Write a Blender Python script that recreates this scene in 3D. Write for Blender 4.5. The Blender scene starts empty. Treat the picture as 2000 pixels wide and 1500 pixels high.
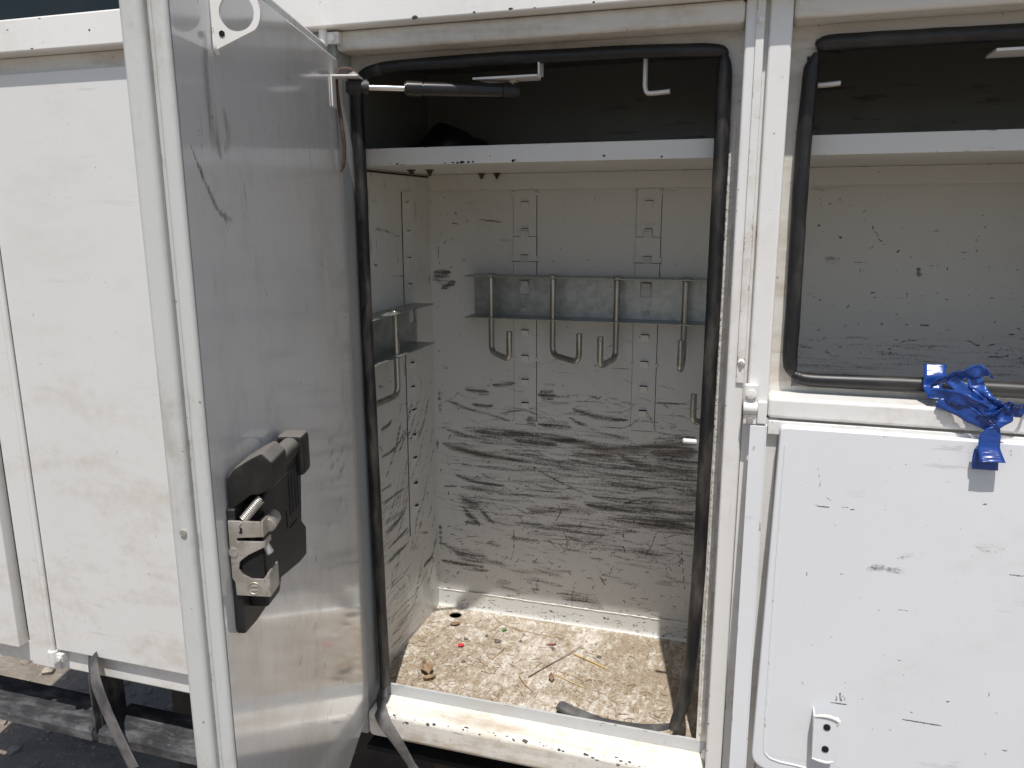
import bpy, bmesh, math, random
import numpy as np
from mathutils import Vector, Matrix, noise as mnoise

# ------------------------------------------------------------------ camera, world, sun, exposure
S = bpy.context.scene
C = bpy.data.collections.new('scene'); S.collection.children.link(C)
R = [[0.9557656, 0.29409507, -0.00449506], [0.05835523, -0.20458039, -0.97710876], [-0.28828247, 0.93362463, -0.21269288]]
cam = bpy.data.objects.new('camera', bpy.data.cameras.new('camera')); C.objects.link(cam)
cam.data.sensor_width = 36; cam.data.lens = 1537.46 / 2000 * 36; cam.data.clip_start = .02; cam.data.clip_end = 800
cam.matrix_world = Matrix.Translation((0, -1.2, 0)) @ Matrix((R[0], [-v for v in R[1]], [-v for v in R[2]])).transposed().to_4x4()
S.camera = cam
SUN = Vector((.24, -1, 2.56)).normalized()
W = bpy.data.worlds.new('World'); S.world = W; W.use_nodes = True
nt = W.node_tree; sky = nt.nodes.new('ShaderNodeTexSky'); sky.sky_type = 'NISHITA'; sky.sun_disc = False
sky.dust_density = 1.9; sky.ozone_density = .6; sky.air_density = 1.; sky.sun_elevation = math.asin(SUN.z); sky.sun_rotation = math.atan2(SUN.x, SUN.y)
bg = nt.nodes['Background']; bg.inputs[1].default_value = .105; nt.links.new(sky.outputs[0], bg.inputs[0])
sl = bpy.data.lights.new('sun', 'SUN'); sl.energy = 4.4; sl.angle = math.radians(.53); sl.color = (1, .965, .92)
so = bpy.data.objects.new('sun', sl); C.objects.link(so); so.rotation_euler = SUN.to_track_quat('Z', 'Y').to_euler(); so.location = (1, -3, 6)
S.view_settings.view_transform = 'Standard'; S.view_settings.look = 'None'; S.view_settings.exposure = .02; S.view_settings.gamma = 1
S.render.engine = 'CYCLES'; S.cycles.max_bounces = 10; S.cycles.diffuse_bounces = 6; S.cycles.glossy_bounces = 4
random.seed(4); rng = np.random.default_rng(7)
GZ = -1.5     # ground level; z = 0 is eye height

# ------------------------------------------------------------------ node helper
class NT:
    def __init__(s, name):
        s.m = bpy.data.materials.new(name); s.m.use_nodes = True; s.t = s.m.node_tree; s.t.nodes.clear()
        s.out = s.t.nodes.new('ShaderNodeOutputMaterial'); s.b = s.n('ShaderNodeBsdfPrincipled'); s.l(s.b.outputs[0], s.out.inputs[0])
    def l(s, a, b): s.t.links.new(a, b)
    def put(s, sock, v):
        if hasattr(v, 'is_output'): s.l(v, sock)
        elif isinstance(v, tuple) and len(v) == 3 and sock.type == 'RGBA': sock.default_value = (*v, 1)
        else: sock.default_value = v
    def n(s, typ, ins=None, **kw):
        d = s.t.nodes.new(typ)
        for k, v in kw.items(): setattr(d, k, v)
        for k, v in (ins or {}).items(): s.put(d.inputs[k], v)
        return d
    def coord(s, scale=(1, 1, 1), rot=(0, 0, 0), kind='Object'):
        c = s.n('ShaderNodeTexCoord'); m = s.n('ShaderNodeMapping', {'Vector': c.outputs[kind], 'Scale': scale, 'Rotation': rot}, vector_type='POINT')
        return m.outputs[0]
    def noise(s, vec, scale, detail=5, rough=.6, dist=0.):
        return s.n('ShaderNodeTexNoise', {'Vector': vec, 'Scale': scale, 'Detail': detail, 'Roughness': rough, 'Distortion': dist}).outputs[0]
    def rng(s, v, a, b, c=0., d=1.):
        return s.n('ShaderNodeMapRange', {0: v, 1: a, 2: b, 3: c, 4: d}, interpolation_type='SMOOTHSTEP').outputs[0]
    def math(s, op, a, b=0., c=0., clamp=False):
        return s.n('ShaderNodeMath', {0: a, 1: b, 2: c}, operation=op, use_clamp=clamp).outputs[0]
    def mix(s, f, a, b):
        d = s.n('ShaderNodeMix', data_type='RGBA'); s.put(d.inputs[0], f); s.put(d.inputs[6], a); s.put(d.inputs[7], b); return d.outputs[2]
    def bump(s, h, st, dist=.001, nrm=None):
        ins = {'Height': h, 'Strength': st, 'Distance': dist}
        if nrm is not None: ins['Normal'] = nrm
        return s.n('ShaderNodeBump', ins).outputs[0]
    def fin(s, **kw):
        for k, v in kw.items(): s.put(s.b.inputs[k.replace('_', ' ')], v)
        return s.m

def paint(name, base, rough=.32, dirt=(.42, .35, .25), damt=.35, dlo=.48, dhi=.75, dscale=4., dst=(1, 1, 1), rot=(0, 0, 0), sst=(6, 6, 90), scratch=.6, slo=.63,
          speck=.6, chip=0., chipcol=(.09, .06, .045), coat=0., attr=False, warp=.0, scol=(.07, .07, .072), mst=None, vgrad=None):
    t = NT(name); o = t.coord(); od = t.coord(dst, rot); os_ = t.coord(sst, rot)
    n1 = t.noise(od, dscale, 9, .68, .4); n2 = t.noise(o, 45, 6, .7)
    d = t.rng(t.math('ADD', n1, t.math('MULTIPLY', t.math('SUBTRACT', n2, .5), .35)), dlo, dhi)
    if vgrad:   # road dirt gathers low down on the body
        z = t.n('ShaderNodeSeparateXYZ', {0: o}).outputs[2]
        d = t.math('MULTIPLY', d, t.rng(z, vgrad[0], vgrad[1], 1.0, .35))
    d = t.math('MULTIPLY', d, damt, clamp=True)
    tone = t.mix(t.noise(o, 2.3, 4, .6), tuple(c * .94 for c in base), tuple(min(1, c * 1.05) for c in base))
    col = t.mix(d, tone, dirt)
    rub = t.rng(t.noise(o, 3.1, 4, .6), .42, .68)
    sc = t.math('MULTIPLY', t.rng(t.noise(os_, 1., 7, .62, .15), slo, slo + .07), rub)
    col = t.mix(t.math('MULTIPLY', sc, scratch), col, scol)
    sp = t.rng(t.noise(t.coord((1, 1, 1.0)), 120, 3, .55), .715, .745)
    col = t.mix(t.math('MULTIPLY', sp, speck), col, (.06, .05, .045))
    rough_s = t.math('ADD', rough, t.math('MULTIPLY', d, .45))
    if attr:
        a = t.n('ShaderNodeAttribute', attribute_name='mark'); ch = t.n('ShaderNodeSeparateColor', {0: a.outputs[0]})
        ms = t.coord(mst or (9, 9, 150), rot)
        ns = t.math('SUBTRACT', t.noise(ms, 1., 9, .72, .25), .5); nf = t.math('SUBTRACT', t.noise(o, 260, 5, .7), .5)
        rr = t.math('ADD', ch.outputs[0], t.math('MULTIPLY', t.math('ADD', t.math('MULTIPLY', ns, 3.3), t.math('MULTIPLY', nf, 1.5)), t.rng(ch.outputs[0], 0., .25)))
        kr = t.math('MULTIPLY', t.rng(rr, .2, 1.12), .92)
        bb = t.math('ADD', ch.outputs[2], t.math('MULTIPLY', t.math('ADD', t.math('MULTIPLY', ns, 1.3), t.math('MULTIPLY', nf, .4)), t.rng(ch.outputs[2], 0., .3)))
        kb = t.math('MULTIPLY', t.rng(bb, .15, .95), .8)
        gg = t.math('MULTIPLY', t.math('ADD', ch.outputs[1], t.math('MULTIPLY', nf, 1.3)), t.rng(ch.outputs[1], 0., .12))
        kg = t.math('MULTIPLY', t.rng(gg, .3, .62), .88)
        col = t.mix(kb, col, (.115, .088, .06)); col = t.mix(kr, col, (.035, .033, .032)); col = t.mix(kg, col, (.03, .028, .027))
        rough_s = t.math('ADD', rough_s, t.math('MULTIPLY', t.math('MAXIMUM', kr, kb), .25))
    if chip:
        bv = t.n('ShaderNodeBevel', {'Radius': chip}, samples=6); g = t.n('ShaderNodeNewGeometry')
        dt = t.n('ShaderNodeVectorMath', {0: bv.outputs[0], 1: g.outputs['Normal']}, operation='DOT_PRODUCT').outputs['Value']
        e = t.math('MULTIPLY', t.rng(dt, .995, .9), t.rng(t.noise(t.coord((1, 1, 1)), 38, 6, .7), .56, .61))
        e = t.math('MULTIPLY', e, t.rng(t.noise(o, 7, 2, .5), .42, .55))
        col = t.mix(e, col, chipcol); rough_s = t.math('ADD', rough_s, t.math('MULTIPLY', e, .4))
    nb = t.bump(t.noise(o, 330, 3, .5), .05, .0006)
    if warp: nb = t.bump(t.noise(o, 3.5, 2, .5), warp, .02, nb)
    return t.fin(Base_Color=col, Roughness=rough_s, Normal=nb, Coat_Weight=coat, Coat_Roughness=.08, Specular_IOR_Level=.5)

def simple(name, a, b, scale=20, rough=.5, metal=0., lo=.4, hi=.65, bump=.15, bdist=.001, st=(1, 1, 1), rvar=.2, detail=7, c3=None, coat=0.):
    t = NT(name); o = t.coord(st); n = t.noise(o, scale, detail, .65)
    col = t.mix(t.rng(n, lo, hi), a, b)
    if c3: col = t.mix(t.rng(t.noise(o, scale * 3.7, 5, .7), .55, .7), col, c3)
    return t.fin(Base_Color=col, Roughness=t.math('ADD', rough, t.math('MULTIPLY', n, rvar)), Metallic=metal, Normal=t.bump(n, bump, bdist), Coat_Weight=coat)

W_OUT = (.74, .735, .71)
M = {}
M['jamb'] = paint('shade_grey_jamb_paint', (.40, .415, .41), damt=.5, dirt=(.22, .19, .15), dlo=.42, dscale=8, dst=(1, 1, .3))  # base grey stands in for the open door's shade on the left post
M['rail'] = paint('white_paint_rail', (.80, .79, .76), damt=.25, chip=.004, scratch=.5)
M['frame'] = paint('white_paint_frame', (.74, .735, .71), damt=.55, dlo=.45, dscale=7, dirt=(.40, .31, .21), chip=.004, sst=(8, 8, 60))
M['header'] = paint('grimy_paint_header', (.70, .68, .63), damt=.6, dlo=.42, dscale=6, dst=(.5, 1, 3), dirt=(.36, .27, .17), chip=.003)
M['post'] = paint('white_paint_post', (.76, .755, .735), damt=.3, chip=.0035, sst=(90, 90, 7), scratch=.5)
M['silllip'] = paint('shade_grey_sill_lip_paint', (.50, .51, .51), damt=.35, chip=.002, scratch=.7)  # grey base puts the shade of the lip's upright face into the paint
M['sill'] = paint('worn_paint_sill', (.76, .735, .68), damt=.75, dlo=.44, dhi=.68, dscale=5, dst=(.6, 2, 3), dirt=(.45, .36, .25), chip=.008, chipcol=(.16, .155, .15), slo=.58, scratch=.8)
M['left'] = paint('white_paint_left_panel', (.70, .698, .68), damt=.62, dlo=.46, dhi=.74, dscale=3.2, dst=(.9, 1, 2.2), dirt=(.48, .43, .34), slo=.59, scratch=.30, scol=(.36, .31, .23), sst=(5, 5, 75), speck=.4, vgrad=(-.75, -.05))
M['right'] = paint('white_paint_right_panel', (.68, .695, .71), attr=True, mst=(20, 20, 90), damt=.18, scratch=.55, slo=.615, sst=(9, 9, 55), speck=.4, chip=.003, scol=(.24, .16, .165))
M['door'] = paint('grey_white_paint_door_inside', (.74, .735, .71), rough=.10, damt=.42, dlo=.45, dscale=2.6, dst=(2, 2, .6), dirt=(.36, .31, .24), rot=(0, 0, math.radians(74.2)), sst=(70, 70, 8), slo=.62, scratch=.35, attr=True, coat=.6, warp=.03, mst=(60, 60, 8))
M['door_edge'] = paint('white_paint_door_edge', (.56, .57, .55), damt=.8, dlo=.44, dscale=9, dst=(1, 1, .35), dirt=(.30, .26, .20), chip=.005, chipcol=(.12, .1, .08), sst=(60, 60, 6))
M['inside'] = paint('scuffed_white_paint', (.60, .60, .57), rough=.28, damt=.20, dirt=(.38, .33, .25), scratch=.7, slo=.61, sst=(10, 10, 60), attr=True, mst=(9, 9, 150), speck=.9)
M['inside_side'] = paint('scuffed_white_paint_side', (.58, .58, .545), rough=.30, damt=.25, dirt=(.38, .33, .25), scratch=.6, slo=.61, sst=(60, 60, 14), rot=(math.radians(-50), 0, 0), attr=True, mst=(9, 9, 130), speck=.9)
M['strip'] = paint('white_paint_strip', (.60, .60, .57), damt=.2, scratch=.5, sst=(10, 10, 60), slo=.61, chip=.0015, attr=True)
M['shelf'] = paint('white_paint_shelf', (.64, .64, .60), damt=.2, chip=.004, chipcol=(.05, .045, .04), sst=(12, 12, 40))
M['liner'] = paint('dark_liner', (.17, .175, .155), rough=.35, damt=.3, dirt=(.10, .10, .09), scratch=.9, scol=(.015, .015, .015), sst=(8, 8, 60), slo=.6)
M['sealant'] = simple('white_sealant', (.80, .78, .73), (.66, .62, .54), 60, .7, bump=1., bdist=.004)
M['rubber'] = simple('dusty_black_rubber', (.008, .008, .009), (.095, .086, .072), 11, .38, lo=.42, hi=.76, bump=.15, st=(2.5, 2.5, .7))
M['rubber_h'] = simple('black_rubber_top', (.009, .009, .011), (.06, .055, .048), 9, .34, lo=.42, hi=.8, bump=.15, st=(.7, 2.5, 2.5))
M['strap'] = simple('grey_worn_rubber', (.06, .06, .062), (.17, .165, .16), 14, .5, bump=.25)
M['galv'] = simple('galvanised_steel', (.33, .355, .345), (.46, .48, .465), 55, .33, .85, lo=.35, hi=.65, bump=.1, c3=(.40, .395, .36))
M['zinc'] = simple('zinc_rod', (.36, .355, .32), (.55, .55, .52), 30, .2, .95, bump=.12, st=(1, 1, .25), c3=(.22, .2, .16))
M['steel'] = simple('stamped_steel', (.46, .43, .38), (.60, .58, .54), 40, .36, .75, bump=.12, c3=(.36, .32, .26))
M['chrome'] = simple('chrome_rod', (.7, .7, .7), (.6, .58, .55), 30, .1, 1., bump=.03)
M['plastic'] = simple('dusty_black_plastic', (.014, .014, .015), (.055, .05, .045), 16, .42, lo=.45, hi=.8, bump=.15)
M['plastic_top'] = simple('dust_covered_plastic', (.05, .047, .043), (.16, .145, .125), 14, .6, lo=.35, hi=.7, bump=.2)
def dusty(name, a, dust):
    t = NT(name); o = t.coord(); n = t.noise(o, 30, 7, .7); z = t.n('ShaderNodeSeparateXYZ', {0: t.n('ShaderNodeNewGeometry').outputs['Normal']}).outputs[2]
    f = t.math('MULTIPLY', t.rng(t.math('ADD', z, t.math('MULTIPLY', t.math('SUBTRACT', n, .5), .9)), .05, .85), .9)   # dust settles on faces that look up
    f = t.math('ADD', f, t.math('MULTIPLY', t.rng(n, .5, .75), .12), 0, True)
    return t.fin(Base_Color=t.mix(f, a, dust), Roughness=t.math('ADD', .34, t.math('MULTIPLY', f, .5)), Normal=t.bump(n, .12, .001))
M['plastic_top'] = dusty('black_plastic_with_settled_dust', (.011, .011, .011), (.155, .145, .13))
M['black'] = simple('black_gloss_cylinder', (.008, .008, .009), (.03, .027, .024), 18, .18, lo=.5, hi=.8, bump=.04)
M['hole'] = simple('dark_slot', (.006, .006, .006), (.012, .012, .011), 30, .9)
M['chassis'] = simple('black_chassis_paint', (.010, .010, .012), (.035, .033, .032), 8, .6, bump=.3)
M['step'] = simple('worn_black_step', (.03, .031, .034), (.17, .17, .175), 16, .45, lo=.42, hi=.72, bump=.35, st=(.6, 1.5, 1), c3=(.10, .095, .09))
M['glass'] = simple('dark_tinted_glass', (.006, .01, .012), (.012, .016, .016), 3, .05, bump=.0)
M['tape'] = simple('blue_plastic_tape', (.008, .042, .22), (.018, .075, .33), 12, .14, bump=.2, coat=.3)
M['cord'] = simple('brown_cord', (.05, .027, .02), (.10, .06, .045), 60, .6)
M['twig'] = simple('grey_twig', (.12, .09, .065), (.22, .17, .13), 90, .8)
M['straw'] = simple('yellow_straw', (.55, .36, .08), (.68, .5, .2), 60, .55)
M['stem'] = simple('dry_stem', (.36, .24, .11), (.5, .37, .2), 70, .7)
M['leafbrown'] = simple('dry_leaf', (.20, .13, .08), (.34, .24, .15), 50, .75)
M['leafgreen'] = simple('green_leaf', (.07, .20, .03), (.12, .3, .06), 60, .5)
M['leafred'] = simple('red_leaf', (.20, .05, .045), (.30, .1, .08), 60, .5)
M['petal'] = simple('red_petal', (.62, .03, .04), (.72, .07, .06), 60, .5)
M['pebble'] = simple('pebble_stone', (.08, .075, .07), (.18, .165, .15), 70, .8)
M['rust'] = simple('rusty_post', (.045, .03, .022), (.09, .065, .05), 14, .8, bump=.4)
M['bundle'] = simple('black_bag', (.008, .009, .012), (.02, .021, .026), 14, .35, bump=.4, bdist=.006)

def mat_floor():
    t = NT('dusty_worn_floor'); o = t.coord(); a = t.coord((40, 12, 9), (0, 0, .5))
    big = t.noise(o, 5.5, 6, .62, .6); mid = t.noise(o, 58, 9, .78, .6); fine = t.noise(o, 170, 6, .75)
    arc = t.noise(a, 1.6, 7, .7, 1.2)
    v = t.math('ADD', t.math('MULTIPLY', big, .50), t.math('ADD', t.math('MULTIPLY', mid, .80), t.math('MULTIPLY', fine, .28)))
    v = t.math('ADD', v, t.math('MULTIPLY', t.math('SUBTRACT', arc, .5), .55))
    k = t.math('MULTIPLY', t.rng(v, .70, .99), .95)
    dust = t.mix(t.rng(fine, .3, .7), (.235, .183, .130), (.385, .31, .222)); dust = t.mix(t.rng(big, .45, .7), dust, (.42, .345, .258))
    col = t.mix(k, dust, (.68, .65, .59))
    dk = t.math('MULTIPLY', t.rng(t.noise(o, 75, 8, .75, .8), .6, .72), t.rng(big, .40, .55)); col = t.mix(t.math('MULTIPLY', dk, .55), col, (.16, .12, .085))
    sp = t.rng(t.noise(o, 210, 3, .6), .70, .74); col = t.mix(t.math('MULTIPLY', sp, .8), col, (.07, .05, .04))
    nb = t.bump(t.math('SUBTRACT', t.math('ADD', mid, t.math('MULTIPLY', fine, .4)), t.math('MULTIPLY', k, .35)), .6, .0035)
    return t.fin(Base_Color=col, Roughness=.8, Normal=nb)
M['floor'] = mat_floor()
def mat_ground():
    t = NT('stony_ground'); o = t.coord(); n = t.noise(o, 3, 8, .7); f = t.noise(o, 38, 8, .72)
    col = t.mix(t.rng(n, .35, .65), (.20, .165, .13), (.33, .28, .225)); col = t.mix(t.math('MULTIPLY', t.rng(f, .5, .7), .6), col, (.44, .39, .33))
    return t.fin(Base_Color=col, Roughness=.95, Normal=t.bump(t.math('ADD', f, n), .9, .02))
M['ground'] = mat_ground()
M['gravel'] = simple('gravel_stone', (.22, .185, .15), (.40, .35, .29), 16, .9, bump=.5, bdist=.004)

# ------------------------------------------------------------------ mesh helpers
def add(bm, tmp):
    me = bpy.data.meshes.new('t'); tmp.to_mesh(me); tmp.free(); bm.from_mesh(me); bpy.data.meshes.remove(me)
def box(bm, x0, x1, y0, y1, z0, z1, b=0., seg=2, rotm=None):
    t = bmesh.new(); bmesh.ops.create_cube(t, size=1)
    for v in t.verts: v.co = Vector(((x0 + x1) / 2 + v.co.x * (x1 - x0), (y0 + y1) / 2 + v.co.y * (y1 - y0), (z0 + z1) / 2 + v.co.z * (z1 - z0)))
    if b: bmesh.ops.bevel(t, geom=t.edges[:], offset=min(b, .49 * min(abs(x1 - x0), abs(y1 - y0), abs(z1 - z0))), segments=seg, profile=.5, affect='EDGES')
    if rotm is not None: bmesh.ops.transform(t, matrix=rotm, verts=t.verts)
    add(bm, t)
def prism(bm, pts, fn, a, b, bev=0., seg=2):
    """polygon pts (p,q) extruded from depth a to b; fn(p,q,d) gives the point"""
    t = bmesh.new()
    A = [t.verts.new(fn(p, q, a)) for p, q in pts]; B = [t.verts.new(fn(p, q, b)) for p, q in pts]; n = len(pts)
    t.faces.new(A); t.faces.new(B[::-1])
    for i in range(n): t.faces.new((A[i], B[i], B[(i + 1) % n], A[(i + 1) % n]))
    bmesh.ops.recalc_face_normals(t, faces=t.faces[:])
    if bev: bmesh.ops.bevel(t, geom=t.edges[:], offset=bev, segments=seg, profile=.5, affect='EDGES')
    bmesh.ops.triangulate(t, faces=[f for f in t.faces if len(f.verts) > 4])
    add(bm, t)
def cyl(bm, p, q, r, n=20, r2=None, bev=0.):
    p = Vector(p); q = Vector(q); d = q - p; t = bmesh.new()
    bmesh.ops.create_cone(t, cap_ends=True, segments=n, radius1=r, radius2=r if r2 is None else r2, depth=d.length)
    if bev: bmesh.ops.bevel(t, geom=[e for e in t.edges if any(len(f.verts) > 4 for f in e.link_faces)], offset=bev, segments=2, affect='EDGES')
    bmesh.ops.transform(t, matrix=Matrix.Translation((p + q) / 2) @ d.to_track_quat('Z', 'Y').to_matrix().to_4x4(), verts=t.verts); add(bm, t)
def dome(bm, c, axis, r, h, n=20):
    t = bmesh.new(); bmesh.ops.create_uvsphere(t, u_segments=n, v_segments=10, radius=1)
    m = Matrix.Translation(c) @ Vector(axis).to_track_quat('Z', 'Y').to_matrix().to_4x4() @ Matrix.Diagonal((r, r, h, 1))
    bmesh.ops.transform(t, matrix=m, verts=t.verts); add(bm, t)
def spline(P, k=8):
    P = [Vector(p) for p in P]; out = []
    for i in range(len(P) - 1):
        a = P[max(i - 1, 0)]; b = P[i]; c = P[i + 1]; d = P[min(i + 2, len(P) - 1)]
        for j in range(k):
            t = j / k
            out.append(.5 * ((2 * b) + (c - a) * t + (2 * a - 5 * b + 4 * c - d) * t * t + (3 * b - a - 3 * c + d) * t ** 3))
    out.append(P[-1]); return out
def sweep(bm, P, rx, ry=None, n=12, ref=(0, 1, 0), cap=True, twist=None):
    """elliptical tube; rx along the side direction (t x ref), ry along the other; lists or numbers"""
    N = len(P); rx = rx if hasattr(rx, '__len__') else [rx] * N; ry = rx if ry is None else (ry if hasattr(ry, '__len__') else [ry] * N)
    ref = Vector(ref); rings = []
    for i, p in enumerate(P):
        t = (P[min(i + 1, N - 1)] - P[max(i - 1, 0)]).normalized(); s = t.cross(ref)
        s = s.normalized() if s.length > 1e-4 else Vector((1, 0, 0)); u = s.cross(t)
        if twist: s, u = s * math.cos(twist[i]) + u * math.sin(twist[i]), u * math.cos(twist[i]) - s * math.sin(twist[i])
        rings.append([bm.verts.new(p + s * rx[i] * math.cos(2 * math.pi * k / n) + u * ry[i] * math.sin(2 * math.pi * k / n)) for k in range(n)])
    for a, b in zip(rings, rings[1:]):
        for k in range(n): bm.faces.new((a[k], a[(k + 1) % n], b[(k + 1) % n], b[k]))
    if cap: bm.faces.new(rings[0][::-1]); bm.faces.new(rings[-1])
def resample(vals, n):
    return list(np.interp(np.linspace(0, 1, n), np.linspace(0, 1, len(vals)), vals))

def make(name, bm, mat, parent=None, label=None, cat=None, group=None, kind=None, sharp=32, loc=None, rotz=None):
    if isinstance(bm, bmesh.types.BMesh):
        me = bpy.data.meshes.new(name); bmesh.ops.recalc_face_normals(bm, faces=bm.faces[:]); bm.to_mesh(me); bm.free()
    else: me = bm
    for m in (mat if isinstance(mat, (list, tuple)) else [mat]):
        if len(me.materials) < (len(mat) if isinstance(mat, (list, tuple)) else 1): me.materials.append(m)
    me.shade_smooth()
    if sharp: me.set_sharp_from_angle(angle=math.radians(sharp))
    o = bpy.data.objects.new(name, me); C.objects.link(o)
    if sharp:
        w = o.modifiers.new('normals', 'WEIGHTED_NORMAL'); w.keep_sharp = True; w.weight = 80
    if loc: o.location = loc
    if rotz: o.rotation_euler = (0, 0, rotz)
    if parent is not None: attach(o, parent)
    tag(o, label, cat, group, kind); return o
def tag(o, label=None, cat=None, group=None, kind=None):
    for k, v in (('label', label), ('category', cat), ('group', group), ('kind', kind)):
        if v: o[k] = v
def attach(o, p):
    o.parent = p
    if p.type == 'EMPTY': o.matrix_parent_inverse = (Matrix.Translation(p.location) @ p.rotation_euler.to_matrix().to_4x4()).inverted()
def empty(name, loc, label, cat, group=None, rotz=0.):
    o = bpy.data.objects.new(name, None); C.objects.link(o); o.location = loc; o.rotation_euler = (0, 0, rotz); o.empty_display_size = .05
    tag(o, label, cat, group); return o
BM = bmesh.new

def parse(txt):
    out = []
    for l in txt.strip().split('\n'):
        a = l.split(); out.append((a[0], float(a[1]) / 1000, float(a[2]), [tuple(int(v) / 1000 for v in q.split(',')) for q in a[3:]]))
    return out
def mark_field(U, V, strokes, base=None):
    """paint scuffs: R streaky black, G fine black, B brown"""
    out = np.zeros((U.size, 4), np.float32); out[:, 3] = 1; U = U.ravel(); V = V.ravel()
    if base: out[:, 0], out[:, 1], out[:, 2] = base(U, V)
    for typ, w, s, pts in strokes:
        P = [np.array(p[:2]) for p in spline([(x, y, 0) for x, y in pts], 6)]; P = np.array([[p[0], p[1]] for p in P])
        m = np.where((U > P[:, 0].min() - 2 * w) & (U < P[:, 0].max() + 2 * w) & (V > P[:, 1].min() - 2 * w) & (V < P[:, 1].max() + 2 * w))[0]
        if not len(m): continue
        best = np.full(len(m), 1e9); tt = np.zeros(len(m)); L = len(P) - 1
        for i in range(L):
            a = P[i]; d = P[i + 1] - a; q = np.clip(((U[m] - a[0]) * d[0] + (V[m] - a[1]) * d[1]) / (d @ d + 1e-12), 0, 1)
            e = np.hypot(U[m] - a[0] - q * d[0], V[m] - a[1] - q * d[1]); k = e < best
            best[k] = e[k]; tt[k] = (i + q[k]) / L
        taper = .35 + .65 * np.clip(np.minimum(tt, 1 - tt) * 5, 0, 1)
        ww = max(w, .0011) * 1.3
        val = s * (np.clip(1.25 - best / (ww * taper), 0, 1) if typ == 'f' else np.clip(1.12 - best / (1.75 * ww * taper), 0, 1))
        c = {'k': 0, 'f': 1, 'b': 2}[typ]; out[m, c] = np.maximum(out[m, c], val)
    return out
def grid(name, nu, nv, u0, u1, v0, v1, fn, mat, parent, strokes, sharp=0, base=None, **kw):
    u = np.linspace(u0, u1, nu); v = np.linspace(v0, v1, nv); U, V = np.meshgrid(u, v)
    co = np.array(fn(U.ravel(), V.ravel()), np.float32).T
    i = np.arange(nu * nv).reshape(nv, nu); q = np.stack([i[:-1, :-1], i[:-1, 1:], i[1:, 1:], i[1:, :-1]], -1).reshape(-1, 4)
    me = bpy.data.meshes.new(name); me.vertices.add(len(co)); me.vertices.foreach_set('co', co.ravel())
    me.loops.add(q.size); me.loops.foreach_set('vertex_index', q.ravel()); me.polygons.add(len(q)); me.polygons.foreach_set('loop_start', np.arange(0, q.size, 4))
    me.update(calc_edges=True); me.validate()
    at = me.color_attributes.new('mark', 'FLOAT_COLOR', 'POINT'); at.data.foreach_set('color', mark_field(U, V, strokes, base).ravel())
    return make(name, me, mat, parent, sharp=sharp, **kw)
def ss(x, a, b): t = np.clip((x - a) / (b - a), 0, 1); return t * t * (3 - 2 * t)
def wall_base(u, v):
    band = np.exp(-((v + .56 + .10 * (u + .4)) / .085) ** 2) * (.35 + .65 * ss(u, -.65, -.25))
    return .46 * band + .06 * ss(v, -.45, -.75), .10 + .13 * ss(-v, .45, .70), .42 * band * ss(u, -.5, -.15)
def ticks(n, x0, x1, z0, z1, dens, lo=.004, hi=.018, horiz=.5, typ='f'):
    out = []
    while len(out) < n:
        x = rng.uniform(x0, x1); z = rng.uniform(z0, z1)
        if rng.random() > dens(x, z): continue
        a = rng.normal(0, .25) if rng.random() < horiz else rng.uniform(-1.6, 1.6); L = rng.uniform(lo, hi); b = a + rng.normal(0, .5)
        out.append((typ, rng.uniform(.0004, .0011), rng.uniform(.4, .85), [(x, z), (x + L * math.cos(a), z + L * math.sin(a)), (x + L * math.cos(a) + L * .7 * math.cos(b), z + L * math.sin(a) + L * .7 * math.sin(b))]))
    return out
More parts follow.
